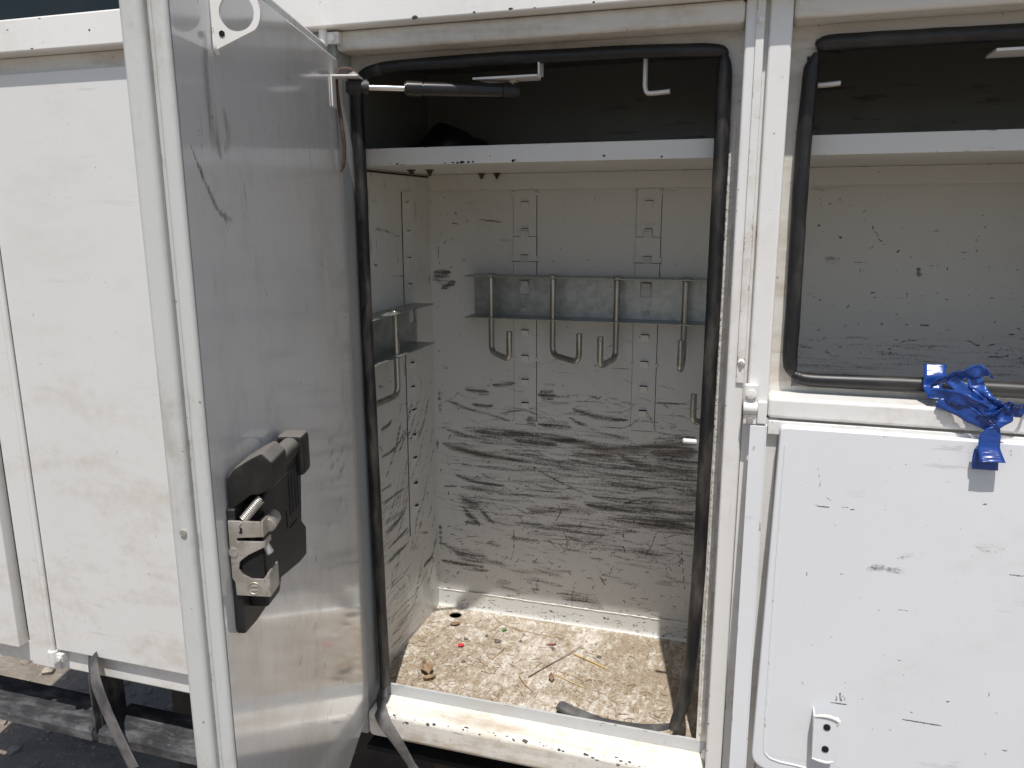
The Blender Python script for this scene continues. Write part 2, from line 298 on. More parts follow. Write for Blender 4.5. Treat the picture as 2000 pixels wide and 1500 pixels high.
STROKES_BACK="""k 2.2 0.85 -663,-418 -635,-427 -594,-439 -550,-447 -510,-456
k 5.2 0.9 -614,-388 -589,-391 -558,-396
k 3.0 1 -549,-376 -522,-373 -496,-369
k 7.6 1 -440,-392 -423,-391 -406,-392
k 1.3 0.8 -406,-394 -389,-393 -373,-392
k 1.7 0.7 -432,-367 -402,-367
k 3.5 0.75 -599,-424 -563,-428 -549,-423
k 1.5 0.6 -563,-431 -523,-430 -496,-426
k 5.1 1 -440,-459 -401,-458 -368,-462
k 6.5 0.9 -468,-450 -444,-457
k 3.3 0.95 -364,-419 -330,-429 -293,-435 -245,-435
k 1.7 0.6 -444,-437 -402,-436 -360,-427 -318,-416
k 2.5 0.7 -372,-439 -338,-455 -297,-469 -260,-472
k 4.0 0.8 -669,-483 -632,-495 -577,-504 -510,-510 -444,-511 -359,-508
k 8.7 0.95 -618,-483 -564,-488 -510,-488 -462,-491 -401,-490 -359,-487
k 9.6 1 -497,-498 -444,-502 -401,-501
b 6.3 0.9 -401,-494 -338,-496 -296,-505 -235,-502 -175,-486 -101,-476
k 3.8 0.8 -359,-491 -296,-501 -235,-497 -175,-488
b 4.9 0.9 -670,-523 -624,-535 -564,-543 -488,-548
k 4.4 0.9 -647,-528 -564,-543 -488,-548 -422,-544 -358,-543
k 3.5 0.8 -532,-527 -479,-532 -422,-531
k 5.1 0.95 -375,-533 -316,-543 -254,-546 -194,-532
b 5.0 0.9 -263,-513 -214,-534 -169,-540 -99,-540
k 4.2 0.9 -234,-531 -169,-538 -98,-546
k 2.0 0.7 -184,-472 -102,-462
b 9.1 1 -191,-502 -143,-500 -99,-494
k 4.1 0.9 -191,-494 -144,-486 -99,-490
k 3.4 1 -193,-553 -133,-555 -96,-556
k 3.2 1 -641,-598 -602,-606 -565,-611 -529,-612
k 1.4 1 -672,-627 -639,-624
k 2.7 0.75 -630,-625 -579,-626 -511,-628 -435,-627
k 1.8 0.95 -453,-560 -409,-582 -366,-600 -336,-608
k 4.3 0.8 -320,-556 -274,-561 -221,-564 -193,-555
k 2.2 0.7 -328,-583 -290,-582 -237,-574
k 3.6 0.5 -497,-591 -444,-590 -379,-588
k 3.0 0.95 -319,-615 -273,-617 -240,-612
k 3.0 0.95 -252,-628 -211,-610 -155,-598
k 2.6 0.95 -228,-593 -192,-585 -156,-577
b 5.4 0.8 -470,-660 -422,-662 -365,-649
k 2.3 0.8 -462,-666 -422,-664 -400,-659
k 6.1 1 -331,-636 -272,-639 -210,-636 -98,-632
k 9.5 0.95 -280,-662 -210,-662 -149,-664 -99,-664
b 7.3 0.8 -210,-667 -149,-666 -99,-667
k 2.6 0.8 -211,-615 -151,-612 -96,-611
k 2.2 0.7 -462,-701 -400,-700 -335,-697 -271,-683
k 7.9 0.85 -630,-646 -607,-662 -584,-668
k 4.2 1 -624,-673 -608,-694 -585,-710
k 2.8 1 -584,-673 -548,-708
k 2.3 0.9 -622,-710 -580,-712
k 6.0 0.6 -502,-738 -462,-735 -444,-735
k 3.8 0.8 -567,-757 -534,-760
k 5.3 0.8 -676,-773 -638,-788 -591,-801 -544,-804 -516,-815
k 9.6 0.9 -643,-793 -600,-797 -567,-798
k 5.3 0.8 -679,-817 -629,-820 -568,-826
b 3.8 0.6 -516,-819 -443,-814 -364,-801
k 10.8 0.75 -389,-863 -345,-866 -293,-876
k 1.8 0.5 -265,-767 -227,-766 -96,-771
f 1.8 0.9 -421,-728 -399,-748
f 1.8 0.9 -382,-709 -366,-739
f 1.5 0.9 -174,-680 -187,-721 -199,-745
f 1.3 0.8 -121,-704 -115,-760 -108,-821
f 1.4 0.9 -354,-827 -361,-863 -362,-894
f 1.2 0.8 -502,-701 -500,-756 -509,-795
f 2.2 0.8 -396,-643 -391,-661 -402,-684
f 3.2 0.8 -298,-803 -285,-824
k 2.3 0.8 -355,-752 -321,-725 -288,-702
f 1.8 1 -453,-713 -439,-713
k 2.2 0.75 -678,-397 -677,-450
k 1.8 1 -686,-513 -685,-536
k 2.4 0.85 -684,-722 -683,-784
k 3.3 0.7 -443,-833 -448,-862 -457,-854
b 6.2 0.6 -544,-852 -512,-852
k 6.4 0.4 -444,-468 -317,-470 -235,-481
k 10.6 0.45 -337,-515 -234,-523 -100,-519
k 8.9 0.35 -578,-563 -488,-568 -315,-573
k 12.6 0.45 -274,-586 -97,-585
k 8.9 0.3 -488,-681 -314,-670 -94,-653
k 7.7 0.95 -684,-143 -663,-135 -648,-127
k 4.2 0.95 -666,-165 -647,-153 -634,-149
f 2.6 0.9 -632,3 -627,-4
f 2.2 0.9 -640,-21 -625,-24
k 1.6 0.95 -581,-12 -556,-16 -524,-20
f 0.6 0.8 -671,-65 -672,-99
f 0.9 0.9 -617,-100 -607,-100
f 0.9 0.8 -294,-280 -281,-275 -264,-277
f 0.7 0.8 -282,-324 -241,-324
f 0.9 0.8 -259,-344 -240,-354
f 0.7 0.8 -186,-354 -146,-363
f 0.6 0.5 -632,-228 -607,-229 -578,-234
f 1.5 0.9 -696,-139 -696,-155
f 1.9 0.9 -670,-195 -668,-196
f 1.2 0.8 -649,-264 -643,-264
k 3.2 0.5 -668,-335 -657,-346
k 2.0 0.6 -682,-392 -669,-408
f 0.9 0.8 -603,-14 -605,-25
f 1.5 0.5 -623,19 -615,12"""
STROKES_SIDE="""k 3.2 0.95 155,-419 182,-417 207,-410
k 2.1 0.95 154,-473 194,-476 237,-466 264,-450
f 1.0 0.9 248,-438 299,-473 367,-465
f 1.0 0.8 280,-478 336,-478 396,-479
k 2.2 0.95 147,-543 196,-545
k 2.1 0.95 153,-575 185,-572 254,-573
k 4.2 0.95 156,-634 197,-635 250,-624
k 2.5 0.9 160,-674 211,-672 265,-666
k 3.1 0.9 162,-706 217,-703 272,-698
f 1.0 0.9 169,-762 221,-766 277,-754
f 1.3 0.8 172,-832 234,-831 300,-834 396,-794
f 1.2 0.9 169,-871 250,-864 309,-842
k 2.9 0.9 166,-898 219,-899
k 2.5 0.6 173,-919 264,-924 345,-923
k 5.8 0.4 150,-608 224,-618 260,-611
k 11.9 0.45 159,-693 245,-690 274,-678
k 2.4 0.8 299,-471 317,-474
k 2.6 0.9 320,-700 369,-720
f 1.0 0.8 283,-681 284,-728
k 4.8 0.9 343,-793 396,-794
b 12.7 0.25 228,-786 322,-809
b 17.1 0.4 178,-864 317,-873
f 1.0 0.7 195,-766 219,-792 242,-792
f 0.8 0.7 366,-616 379,-646
k 1.1 0.9 161,-31 196,-31 272,-46
f 1.0 0.9 172,-25 189,-34
f 0.5 0.6 152,26 179,19
f 1.9 0.9 158,-95 169,-97
f 1.8 0.9 373,-119 375,-123
f 0.9 0.7 238,-123 282,-125
f 0.7 0.8 261,-81 263,-98
k 1.7 0.9 155,-330 173,-336
f 1.9 1 418,-137 419,-152
f 0.6 0.7 417,-19 414,-77
f 0.8 0.8 213,-55 218,-57
f 0.9 0.8 200,-331 212,-332"""
STROKES_RIGHT="""f 2.3 0.95 147,-47 150,-50
f 0.7 0.8 201,-19 204,-33 215,-47
f 1.1 0.95 213,-50 223,-57
f 1.7 0.95 247,-76 252,-72
k 2.8 0.9 287,-102 289,-117 294,-114
f 1.3 0.95 381,-7 383,-9
f 1.1 0.95 378,-51 379,-57
f 1.2 0.9 379,-68 380,-72
f 2.3 0.8 106,-26 111,-28
f 1.4 0.8 115,-38 118,-40
f 1.1 0.9 446,-147 448,-146
f 1.5 0.9 232,-212 236,-209
f 0.9 0.9 301,-210 315,-210
f 1.7 0.7 275,-209 279,-210
f 0.9 0.95 383,-235 394,-242 406,-245
f 0.6 0.7 262,-248 278,-241 299,-239
f 0.8 0.95 448,-222 458,-222
f 0.6 0.95 418,-265 452,-263
f 0.9 0.9 417,-244 427,-241
f 0.7 0.8 247,-257 255,-259 252,-271
k 2.4 0.9 138,-265 150,-276 167,-275
k 2.4 0.8 87,-259 115,-262
k 4.6 0.5 83,-296 157,-298 267,-295
k 8.7 0.3 127,-87 150,-99
f 0.4 0.6 169,-96 196,-95
f 0.4 0.6 295,-38 320,-35
k 3.3 0.6 167,-213 174,-216
f 0.6 0.5 186,-108 203,-115
f 0.4 0.8 354,-74 364,-74
f 0.4 0.5 139,-172 150,-181"""
STROKES_FLAP="""f 0.6 0.5 102,-364 108,-393 108,-420
f 0.6 0.8 101,-421 112,-423 122,-423
f 0.5 0.7 134,-419 146,-421 158,-424
f 0.5 0.7 116,-407 125,-414
k 2.0 0.5 55,-317 60,-328 61,-334
k 3.9 0.35 219,-488 242,-481 252,-482
k 4.7 0.3 315,-457 337,-462 353,-463
f 0.8 0.4 124,-445 138,-451
f 0.9 0.7 97,-523 99,-531
f 0.9 0.6 143,-521 152,-523
k 3.9 0.35 177,-512 197,-504 238,-508
f 0.8 0.35 173,-371 190,-368
f 0.8 0.8 242,-732 270,-732 300,-731
f 1.6 0.8 156,-705 159,-719
f 1.2 0.7 151,-709 153,-720
f 0.9 0.7 162,-709 164,-718
f 0.7 0.8 142,-724 168,-723
f 0.9 0.5 222,-565 242,-564
k 0.9 0.5 54,-359 55,-437 56,-516 55,-581
f 1.2 0.7 350,-668 352,-676
f 0.7 0.7 359,-494 378,-494
k 1.6 0.3 8,-313 30,-312
k 3.1 0.3 291,-516 317,-515"""


# ------------------------------------------------------------------ ground
bm = BM(); bmesh.ops.create_grid(bm, x_segments=2, y_segments=2, size=250)
make('ground', bm, M['ground'], kind='structure', loc=(0, 0, GZ), sharp=0)
def stone_bm(r, seed, flat=.65, sub=1):
    t = bmesh.new(); bmesh.ops.create_icosphere(t, subdivisions=sub, radius=r); rr = random.Random(seed); o = Vector((rr.random() * 50, rr.random() * 50, rr.random() * 50))
    for v in t.verts:
        v.co *= 1 + .55 * mnoise.noise(v.co / r * .9 + o); v.co.z *= flat
    return t
bm = BM()
for i in range(2600):
    x = random.uniform(-2.9, .3); y = random.uniform(-.6, 1.6); r = .004 + .022 * random.random() ** 4
    t = stone_bm(r, i); bmesh.ops.transform(t, matrix=Matrix.Translation((x, y, GZ + r * .15)) @ Matrix.Rotation(random.random() * 6.3, 4, 'Z'), verts=t.verts); add(bm, t)
make('gravel', bm, M['gravel'], label='loose stones scattered on the bare earth under and beside the truck', kind='stuff', sharp=50)

# ------------------------------------------------------------------ truck body
TR = empty('utility_truck', (-.3, .3, GZ), 'white utility truck body with its tall compartment door swung open, scuffed and dusty', 'truck')
def tp(name, bm, mat, **kw): return make(name, bm, M[mat], TR, **kw)
XL, XR, YB, ZF = -.69, .75, .43, -.93
bm = BM(); box(bm, -2.0, .85, -.026, .03, .284, .340, .0035, 3); tp('top_rail', bm, 'rail')
bm = BM(); box(bm, -2.0, .85, .031, .9, .300, .338); box(bm, -2.0, -1.9, .06, .9, -.98, .30); box(bm, -2.0, .85, .86, .9, -.98, .30); box(bm, .80, .85, .06, .9, -.98, .30); tp('body_shell', bm, 'frame')
bm = BM(); box(bm, -2.0, .85, .03, .05, .345, .80, .002); tp('dark_window', bm, 'glass')
bm = BM(); box(bm, -2.0, .85, -.002, .029, .341, .346, .001); tp('window_trim', bm, 'steel')
# header above both openings: rolled face band, then its grimy underside
bm = BM(); box(bm, -.6635, -.0345, 0, .055, .253, .2835, .007, 4); tp('header', bm, 'header')
bm = BM(); box(bm, .0285, .64, 0, .055, .253, .2835, .007, 4); tp('header', bm, 'header')
bm = BM(); box(bm, -2.0, -.7155, .012, .05, .252, .2835, .002); tp('header', bm, 'header')
# inner flanges round each opening (the seals sit on them)
def ring(bm, x0, x1, z0, z1, X0, X1, Z0, Z1, y0, y1, bottom=True):
    box(bm, x0, X0, y0, y1, z0, z1); box(bm, X1, x1, y0, y1, z0, z1); box(bm, X0, X1, y0, y1, Z1, z1)
    if bottom: box(bm, X0, X1, y0, y1, z0, Z0)
bm = BM(); ring(bm, -.675, -.030, -.925, .258, -.650, -.053, -.90, .234, .0555, .062, False); box(bm, -.062, -.0529, .0556, .0619, .212, .2345); box(bm, -.6501, -.640, .0556, .0619, .212, .2345); tp('opening_flange', bm, 'header')
bm = BM(); ring(bm, .024, .66, -.290, .258, .051, .62, -.262, .236, .0555, .062); box(bm, .0509, .061, .0556, .0619, .214, .2365); box(bm, .0509, .061, .0556, .0619, -.2625, -.240); tp('opening_flange', bm, 'header')
# posts
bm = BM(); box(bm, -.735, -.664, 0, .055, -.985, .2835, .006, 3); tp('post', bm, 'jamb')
bm = BM(); box(bm, -.034, -.008, 0, .055, -.985, .2835, .004, 3); tp('post', bm, 'post')
bm = BM(); box(bm, -.0025, .028, 0.0, .055, -.302, .2835, .004, 3); tp('post', bm, 'post')
bm = BM(); box(bm, -.0075, .045, .006, .03, -.985, -.303, .002); box(bm, -.009, -.002, .012, .03, -.302, .2835); tp('post_backing', bm, 'frame')
bm = BM(); box(bm, .64, .849, 0, .055, -.985, .2525, .004, 3); tp('post', bm, 'post')
bm = BM(); box(bm, -.0195, -.0085, -.0035, -.0003, -.250, .2838, .001); cs = tp('cover_strip', bm, 'frame')
for z in (.254, -.219):
    bm = BM(); dome(bm, (-.0135, -.0035, z), (0, -1, 0), .0055, .004); cyl(bm, (-.0135, -.007, z), (-.0135, -.0082, z), .0022, 12); make('rivet', bm, M['rail'], cs)
# right opening: lower rim, its lit ledge
bm = BM(); box(bm, .0282, .64, .001, .055, -.302, -.270, .006, 4); tp('lower_rim', bm, 'frame')
# hinge of the flap below, bolted to the post
bm = BM(); box(bm, -.006, .013, -.014, -.0006, -.277, -.250, .0015); box(bm, -.006, .013, -.016, -.0006, -.309, -.294, .0015); cyl(bm, (-.0065, -.012, -.285), (.0135, -.012, -.285), .0095, 20, bev=.001)
hg = tp('hinge', bm, 'frame')
bm = BM(); cyl(bm, (.0035, -.014, -.263), (.0035, -.019, -.263), .0075, 20, bev=.0015); cyl(bm, (.0035, -.019, -.263), (.0035, -.0196, -.263), .003, 12); make('bolt', bm, M['rail'], hg)
bm = BM(); cyl(bm, (.0035, -.016, -.302), (.0035, -.021, -.302), .0055, 6, bev=.0008); make('bolt', bm, M['steel'], hg)
# small hinge at the top left corner of the opening
bm = BM(); box(bm, -.672, -.650, -.012, -.0006, .262, .280, .0015); cyl(bm, (-.677, -.012, .258), (-.677, -.012, .284), .007, 18, bev=.001); hg = tp('hinge', bm, 'frame')
bm = BM(); cyl(bm, (-.661, -.012, .271), (-.661, -.015, .271), .006, 20, bev=.001); make('bolt', bm, M['rail'], hg)
# sill under the open compartment
bm = BM(); box(bm, -.6635, -.0345, -.004, .072, -.985, -.928, .012, 5); si = tp('sill', bm, 'sill')
bm = BM(); box(bm, -.6635, -.0345, .0549, .0600, -.9275, -.905, 0); make('sill_lip', bm, M['silllip'], si)
bm = BM(); dome(bm, (-.037, .045, -.926), (0, 0, 1), .006, .014); tp('weld_bead', bm, 'rail')
# flap below the right opening, hinged at the top and standing a little off at the bottom
def flap(x, d, z): return Vector((x, -.018 - (-.309 - z) * .075 + d, z))
bm = BM()
rp = []
for cx, cz, a0 in ((.037 + .016, -.309 - .006, 90), (.037 + .022, -.852 + .022, 180), (.62, -.852 + .02, 270), (.62, -.315, 0)):
    r_ = .006 if a0 in (90, 0) else .022
    for k in range(5): a = math.radians(a0 + (90 if a0 == 90 else 90) * k / 4 + 0); rp.append((cx + r_ * math.cos(a), cz + r_ * math.sin(a)))
prism(bm, rp, lambda p, q, d: flap(p, d, q), 0, .016, .003, 3); fl = tp('flap_door', bm, 'right')
grid('flap_skin', 230, 230, .062, .58, -.826, -.335, lambda u, v: (u, -.018 - (-.309 - v) * .075 - .0002 + 0 * u, v), M['right'], fl, parse(STROKES_FLAP) + ticks(24, .06, .57, -.85, -.33, lambda x, z: .5, lo=.001, hi=.004, horiz=.7))
hem = spline([flap(x, -.0003, z) for x, z in ((.056, -.335), (.0545, -.5), (.054, -.7), (.0545, -.807), (.060, -.828), (.075, -.834), (.10, -.8355), (.135, -.8370), (.3, -.839))], 6)
bm = BM(); sweep(bm, hem, .0016, .0009, 8); make('hem_seam', bm, M['right'], fl)
bm = BM()
for x0, x1, t in ((.0045, .0275, 0),): prism(bm, [(.0045, -.3095), (.0265, -.3095), (.0285, -.98), (.0045, -.98)], lambda p, q, d: flap(p, d - .002, q), 0, .0025, .0008)
prism(bm, [(.0265, -.3095), (.0285, -.3095), (.0305, -.98), (.0285, -.98)], lambda p, q, d: flap(p, d, q), 0, .012, .0005); tp('flap_edge_strip', bm, 'right')
bm = BM(); box(bm, .030, .62, -.003, .0025, -.3255, -.3045, .0012); box(bm, .014, .027, -.006, .003, -.31, -.277, .001); tp('flap_top_flange', bm, 'frame')
# bracket welded to the flap
bm = BM(); prism(bm, [(.1205, -.736), (.1555, -.733), (.1535, -.803), (.1225, -.805)], lambda p, q, d: flap(p, d, q), -.022, -.0195, .0007)
prism(bm, [(.1205, -.736), (.123, -.736), (.125, -.805), (.1225, -.805)], lambda p, q, d: flap(p, d, q), -.0195, 0, .0005)
prism(bm, [(.1225, -.8025), (.1535, -.8005), (.1535, -.803), (.1225, -.805)], lambda p, q, d: flap(p, d, q), -.0195, -.004, .0005); br = make('bracket', bm, M['right'], fl)
for z in (-.750, -.785):
    bm = BM(); cyl(bm, flap(.140, -.0221, z), flap(.140, -.0235, z), .0050, 20); make('bolt_hole', bm, M['hole'], fl)
bm = BM(); sweep(bm, spline([flap(x, -.022, z) for x, z in ((.1225, -.736), (.134, -.7335), (.146, -.734), (.1555, -.738), (.1545, -.744))], 5), resample([.0014, .0024, .0026, .0028, .0016], 21), None, 10); make('weld_bead', bm, M['rail'], fl)
bm = BM(); sweep(bm, spline([flap(x, -.021, z) for x, z in ((.1225, -.804), (.134, -.8062), (.144, -.8066), (.1525, -.8038))], 5), resample([.0016, .0024, .0026, .0018], 16), None, 10); make('weld_bead', bm, M['rail'], fl)
# left side: closed doors, the seam rod between them, body edge below
bm = BM(); box(bm, -1.416, -.742, -.004, .018, -.930, .2535, .003, 3); tp('closed_door', bm, 'left')
bm = BM(); box(bm, -1.9, -1.508, -.016, .012, -.935, .2535, .003, 3); tp('closed_door', bm, 'left')
bm = BM(); box(bm, -1.500, -1.420, .004, .034, -.985, .2515, .003, 3); tp('post', bm, 'left')
bm = BM(); cyl(bm, (-1.424, -.004, -.936), (-1.424, -.004, .25), .0065, 16); cyl(bm, (-1.436, .001, -.936), (-1.436, .001, .25), .004, 12); hr = tp('hinge_rod', bm, 'left')
bm = BM(); cyl(bm, (-1.424, -.005, -.960), (-1.424, -.005, -.932), .0105, 18, bev=.001); box(bm, -1.424, -1.398, -.008, .010, -.956, -.938, .0015); cyl(bm, (-1.405, -.008, -.947), (-1.405, -.013, -.947), .006, 14, bev=.001); make('hinge_knuckle', bm, M['left'], hr)
bm = BM(); box(bm, -1.9, -.7355, .010, .05, -.985, -.9305, .005, 3); tp('body_edge', bm, 'frame')
bm = BM(); box(bm, .0455, .6395, .008, .05, -.985, -.86, .005, 3); tp('body_edge', bm, 'frame')

# ---- inside of the compartment
bk = [(t_, w_ * (1.2 if t_ != 'f' else .8), s_ * (.92 if t_ != 'f' else .8), p_) for t_, w_, s_, p_ in parse(STROKES_BACK)]
bk += ticks(300, -.685, -.09, -.90, -.32, lambda x, z: .15 + .85 * min(1, max(0, (-.42 - z) / .3)), horiz=.35, lo=.002, hi=.010)
bk += ticks(170, -.685, -.09, -.76, -.38, lambda x, z: .4 + .6 * (x + .69) / .6, lo=.02, hi=.07, horiz=1., typ='k')
for i in range(230):   # swinging loads have rubbed shallow arcs into the paint
    x = rng.uniform(-.70, -.10); z = -.47 - .24 * rng.random() ** 1.3 - .06 * (x + .7); L = rng.uniform(.03, .16); sg = rng.uniform(-.2, .12); w_ = rng.uniform(.0008, .0062) * (1 if rng.random() < .8 else 1.8)
    bk.append(('b' if rng.random() < .25 else 'k', w_, rng.uniform(.3, .85) * (.55 + .45 * (x + .7) / .6), [(x, z), (x + L * .5, z + sg * L * .6), (x + L, z + sg * L * .8 + rng.uniform(0, .12) * L)]))
for i in range(36):
    x = rng.uniform(-.68, -.10); z = rng.uniform(-.88, -.66); L = rng.uniform(.02, .1); bk.append(('k', rng.uniform(.0008, .005), rng.uniform(.25, .6), [(x, z), (x + L * .5, z - L * .12), (x + L, z - L * .2)]))
bk += ticks(22, -.685, -.09, -.30, .04, lambda x, z: .8 if x < -.58 else .06, lo=.001, hi=.006)
bk += ticks(60, -.685, -.08, -.925, -.885, lambda x, z: 1, lo=.002, hi=.012, horiz=.8)
grid('back_wall', 290, 470, XL, -.03, -.890, .052, lambda u, v: (u, np.full(u.size, YB), v), M['inside'], TR, bk, base=wall_base)
rw = parse(STROKES_RIGHT) + ticks(60, .06, .5, -.28, .04, lambda x, z: .1 + .9 * max(0, (-z - .05) / .22), lo=.001, hi=.006, horiz=.7)
rw += [(t_, w_ * .6, s_ * .6, p_) for t_, w_, s_, p_ in ticks(40, .06, .5, -.30, -.15, lambda x, z: 1, lo=.008, hi=.03, horiz=1., typ='k')]
grid('back_wall', 250, 170, -.0295, .60, -.330, .052, lambda u, v: (u, np.full(u.size, YB), v), M['inside'], TR, rw, base=lambda u, v: (.02 + .2 * ss(-v, .18, .27), .10 + .05 * ss(-v, .1, .25), 0 * v))
bm = BM(); box(bm, XL - .01, XR, YB + .002, YB + .012, ZF - .02, .08); box(bm, XR, XR + .01, .05, YB + .012, ZF - .02, .28); tp('rear_panel', bm, 'shelf')
ls = parse(STROKES_SIDE) + ticks(60, .14, .42, -.92, -.30, lambda x, z: .5 + .5 * (-.3 - z) / .6, horiz=.1, lo=.003, hi=.02)
for i in range(34):
    y = rng.uniform(.14, .40); z = rng.uniform(-.9, -.45); L = rng.uniform(.02, .09); ls.append(('k', rng.uniform(.001, .003), rng.uniform(.5, .9), [(y, z), (y + L * .55, z + L * .5), (y + L, z + L * 1.2)]))
grid('side_wall', 170, 440, .0625, YB, ZF, .074, lambda u, v: (np.full(u.size, XL), u, v), M['inside_side'], TR, ls, base=lambda u, v: (.22 * ss(-v, .4, .6) * ss(.36 - u, 0, .15), .10 + .10 * ss(-v, .4, .7), .12 * ss(-v, .6, .9)))
bm = BM(); box(bm, XL + .0003, XL + .0018, .0785, YB - .002, .0742, .0772); tp('seam_gap', bm, 'hole')
bm = BM(); box(bm, XL - .012, XL - .002, .045, YB, ZF, .28); tp('side_panel', bm, 'shelf')
# floor tray with its upstand along the back and the drain hole
def floor_part():
    bm = BM(); hx, hy, r = -.633, .389, .0145; n = 32
    ring_ = [bm.verts.new((hx + r * math.cos(2 * math.pi * k / n), hy + r * math.sin(2 * math.pi * k / n), ZF)) for k in range(n)]
    low = [bm.verts.new((hx + r * math.cos(2 * math.pi * k / n), hy + r * math.sin(2 * math.pi * k / n), ZF - .003)) for k in range(n)]
    h = .03; sq = []
    for k in range(n):
        c, s = math.cos(2 * math.pi * k / n), math.sin(2 * math.pi * k / n); m = max(abs(c), abs(s)); sq.append(bm.verts.new((hx + h * c / m, hy + h * s / m, ZF)))
    for k in range(n):
        j = (k + 1) % n; bm.faces.new((ring_[k], ring_[j], sq[j], sq[k])); bm.faces.new((ring_[j], ring_[k], low[k], low[j]))
    def quad(x0, x1, y0, y1): bm.faces.new([bm.verts.new((x, y, ZF)) for x, y in ((x0, y0), (x1, y0), (x1, y1), (x0, y1))])
    x0, x1, y0, y1 = XL, XR, .0605, YB - .008
    quad(x0, hx - h, y0, y1); quad(hx + h, x1, y0, y1); quad(hx - h, hx + h, y0, hy - h); quad(hx - h, hx + h, hy + h, y1)
    return bm
tp('floor', floor_part(), 'floor')
bm = BM(); box(bm, XL, XR, .04, YB, ZF - .12, ZF - .11); tp('under_floor', bm, 'hole')
up = ticks(160, XL, -.05, .004, .036, lambda x, z: 1, lo=.002, hi=.012, horiz=.8)
grid('floor_upstand', 300, 22, XL, -.03, 0, .05, lambda u, v: (u, YB - .003 - .006 * np.exp(-v / .004) , ZF + v * .85 + .0002), M['inside'], TR, up)
cz = [Vector((x, YB - .003 + .0006 * mnoise.noise(Vector((x * 60, 0, 0))), ZF + .0425 + .0012 * mnoise.noise(Vector((x * 25, 3, 0))))) for x in np.linspace(XL, -.03, 160)]
bm = BM(); sweep(bm, cz, [.0016 + .0012 * mnoise.noise(Vector((p.x * 90, 7, 0))) for p in cz], None, 8); tp('caulk_line', bm, 'sealant')
# shelf with folded front lip, dark liner above it
bm = BM(); box(bm, XL, XR, .0785, YB, .0805, .084); box(bm, XL, XR, .075, .0782, .0800, .1085, .0012); box(bm, XL, XR, YB - .006, YB - .002, .047, .0802, .001); sh = tp('shelf', bm, 'shelf')
for i, (x, y) in enumerate(((-.637, .222), (-.605, .235), (-.560, .405), (-.528, .41))):
    bm = BM(); cyl(bm, (x, y, .0803), (x, y, .0785), .0085, 18); cyl(bm, (x, y, .0785), (x, y, .0735), .0052, 6); cyl(bm, (x, y, .0735), (x, y, .069), .003, 10); make('bolt', bm, M['rust'], sh)
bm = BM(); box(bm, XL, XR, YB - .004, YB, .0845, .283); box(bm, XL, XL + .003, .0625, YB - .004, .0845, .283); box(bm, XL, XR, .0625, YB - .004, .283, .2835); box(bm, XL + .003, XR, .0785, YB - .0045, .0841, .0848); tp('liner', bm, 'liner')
# mounting strips with pressed tabs
def tab_mesh():
    bm = BM(); w, h, d = .0088, .0135, .0058
    A = [bm.verts.new(p) for p in ((-w, 0, -h / 2), (w, 0, -h / 2), (w * .82, -d, h / 2), (-w * .82, -d, h / 2), (-w, 0, h / 2), (w, 0, h / 2))]
    for f in ((0, 1, 2, 3), (1, 5, 2), (0, 3, 4)): bm.faces.new([A[i] for i in f])
    t = BM(); box(t, -w * .95, w * .95, -.0012, -.0004, h / 2 - .0055, h / 2 + .0012, .0003); me = bpy.data.meshes.new('t'); t.to_mesh(me); t.free()
    k = len(bm.faces); bm.from_mesh(me); bm.faces.ensure_lookup_table()
    for f in bm.faces[k:]: f.material_index = 1
    me = bpy.data.meshes.new('tab'); bm.to_mesh(me); bm.free(); me.materials.append(M['strip']); me.materials.append(M['hole']); return me
TAB = tab_mesh()
def tab(x, y, z, parent, rz=0):
    o = bpy.data.objects.new('tab', TAB); C.objects.link(o); o.location = (x, y, z); o.rotation_euler = (0, 0, rz); o.parent = parent
TZ = (.015, -.040, -.095, -.149, -.206, -.256, -.312, -.365, -.418)
for x0, x1, zb in ((-.497, -.448, -.460), (-.237, -.189, -.455)):
    st = [s for s in bk if x0 - .05 < s[3][0][0] < x1 + .05]
    s = grid('mounting_strip', 26, 230, x0, x1, zb, .046, lambda u, v: (u, np.full(u.size, YB - .0018), v), M['strip'], TR, bk)
    bm = BM(); box(bm, x0 - .0006, x0, YB - .002, YB - .0002, zb, .046); box(bm, x1, x1 + .0006, YB - .002, YB - .0002, zb, .046); box(bm, x0, x1, YB - .002, YB - .0002, zb - .001, zb); make('strip_edge', bm, M['inside'], s)
    bm = BM(); box(bm, x1 + .0007, x1 + .0017, YB - .0008, YB - .0003, zb, .046); box(bm, x0 - .0014, x0 - .0007, YB - .0008, YB - .0003, zb, .046); box(bm, x0, x1, YB - .0008, YB - .0003, zb - .0022, zb - .0012); make('seam_gap', bm, M['hole'], s)
    xc = (x0 + x1) / 2
    for z in TZ: tab(xc, YB - (.0045 if -.23 < z < -.13 else .002), z, s)
    bm = BM(); box(bm, x0 - .001, x1 + .001, YB - .0042, YB - .0018, -.098, -.050, .0006); box(bm, x0 - .004, x1 + .004, YB - .0048, YB - .0015, -.101, -.090, .0008); make('clip_plate', bm, M['strip'], s)
    bm = BM(); box(bm, x0 - .001, x1 + .001, YB - .0026, YB - .0018, -.0500, -.0492); box(bm, x1 + .001, x1 + .0018, YB - .0026, YB - .0012, -.09, -.050); box(bm, x0 - .004, x1 + .004, YB - .0022, YB - .0012, -.1022, -.1012); make('seam_gap', bm, M['hole'], s)
    tab(xc, YB - .0048, -.095, s); tab(xc, YB - .0042, -.0445, s)
    for sx in (x0 - .001, x1 + .001):
        for z in (.040, -.312, zb + .004): bm = BM(); dome(bm, (sx, YB - .001, z), (0, -1, 0), .0045, .003, 10); make('weld_spot', bm, M['strip'], s)
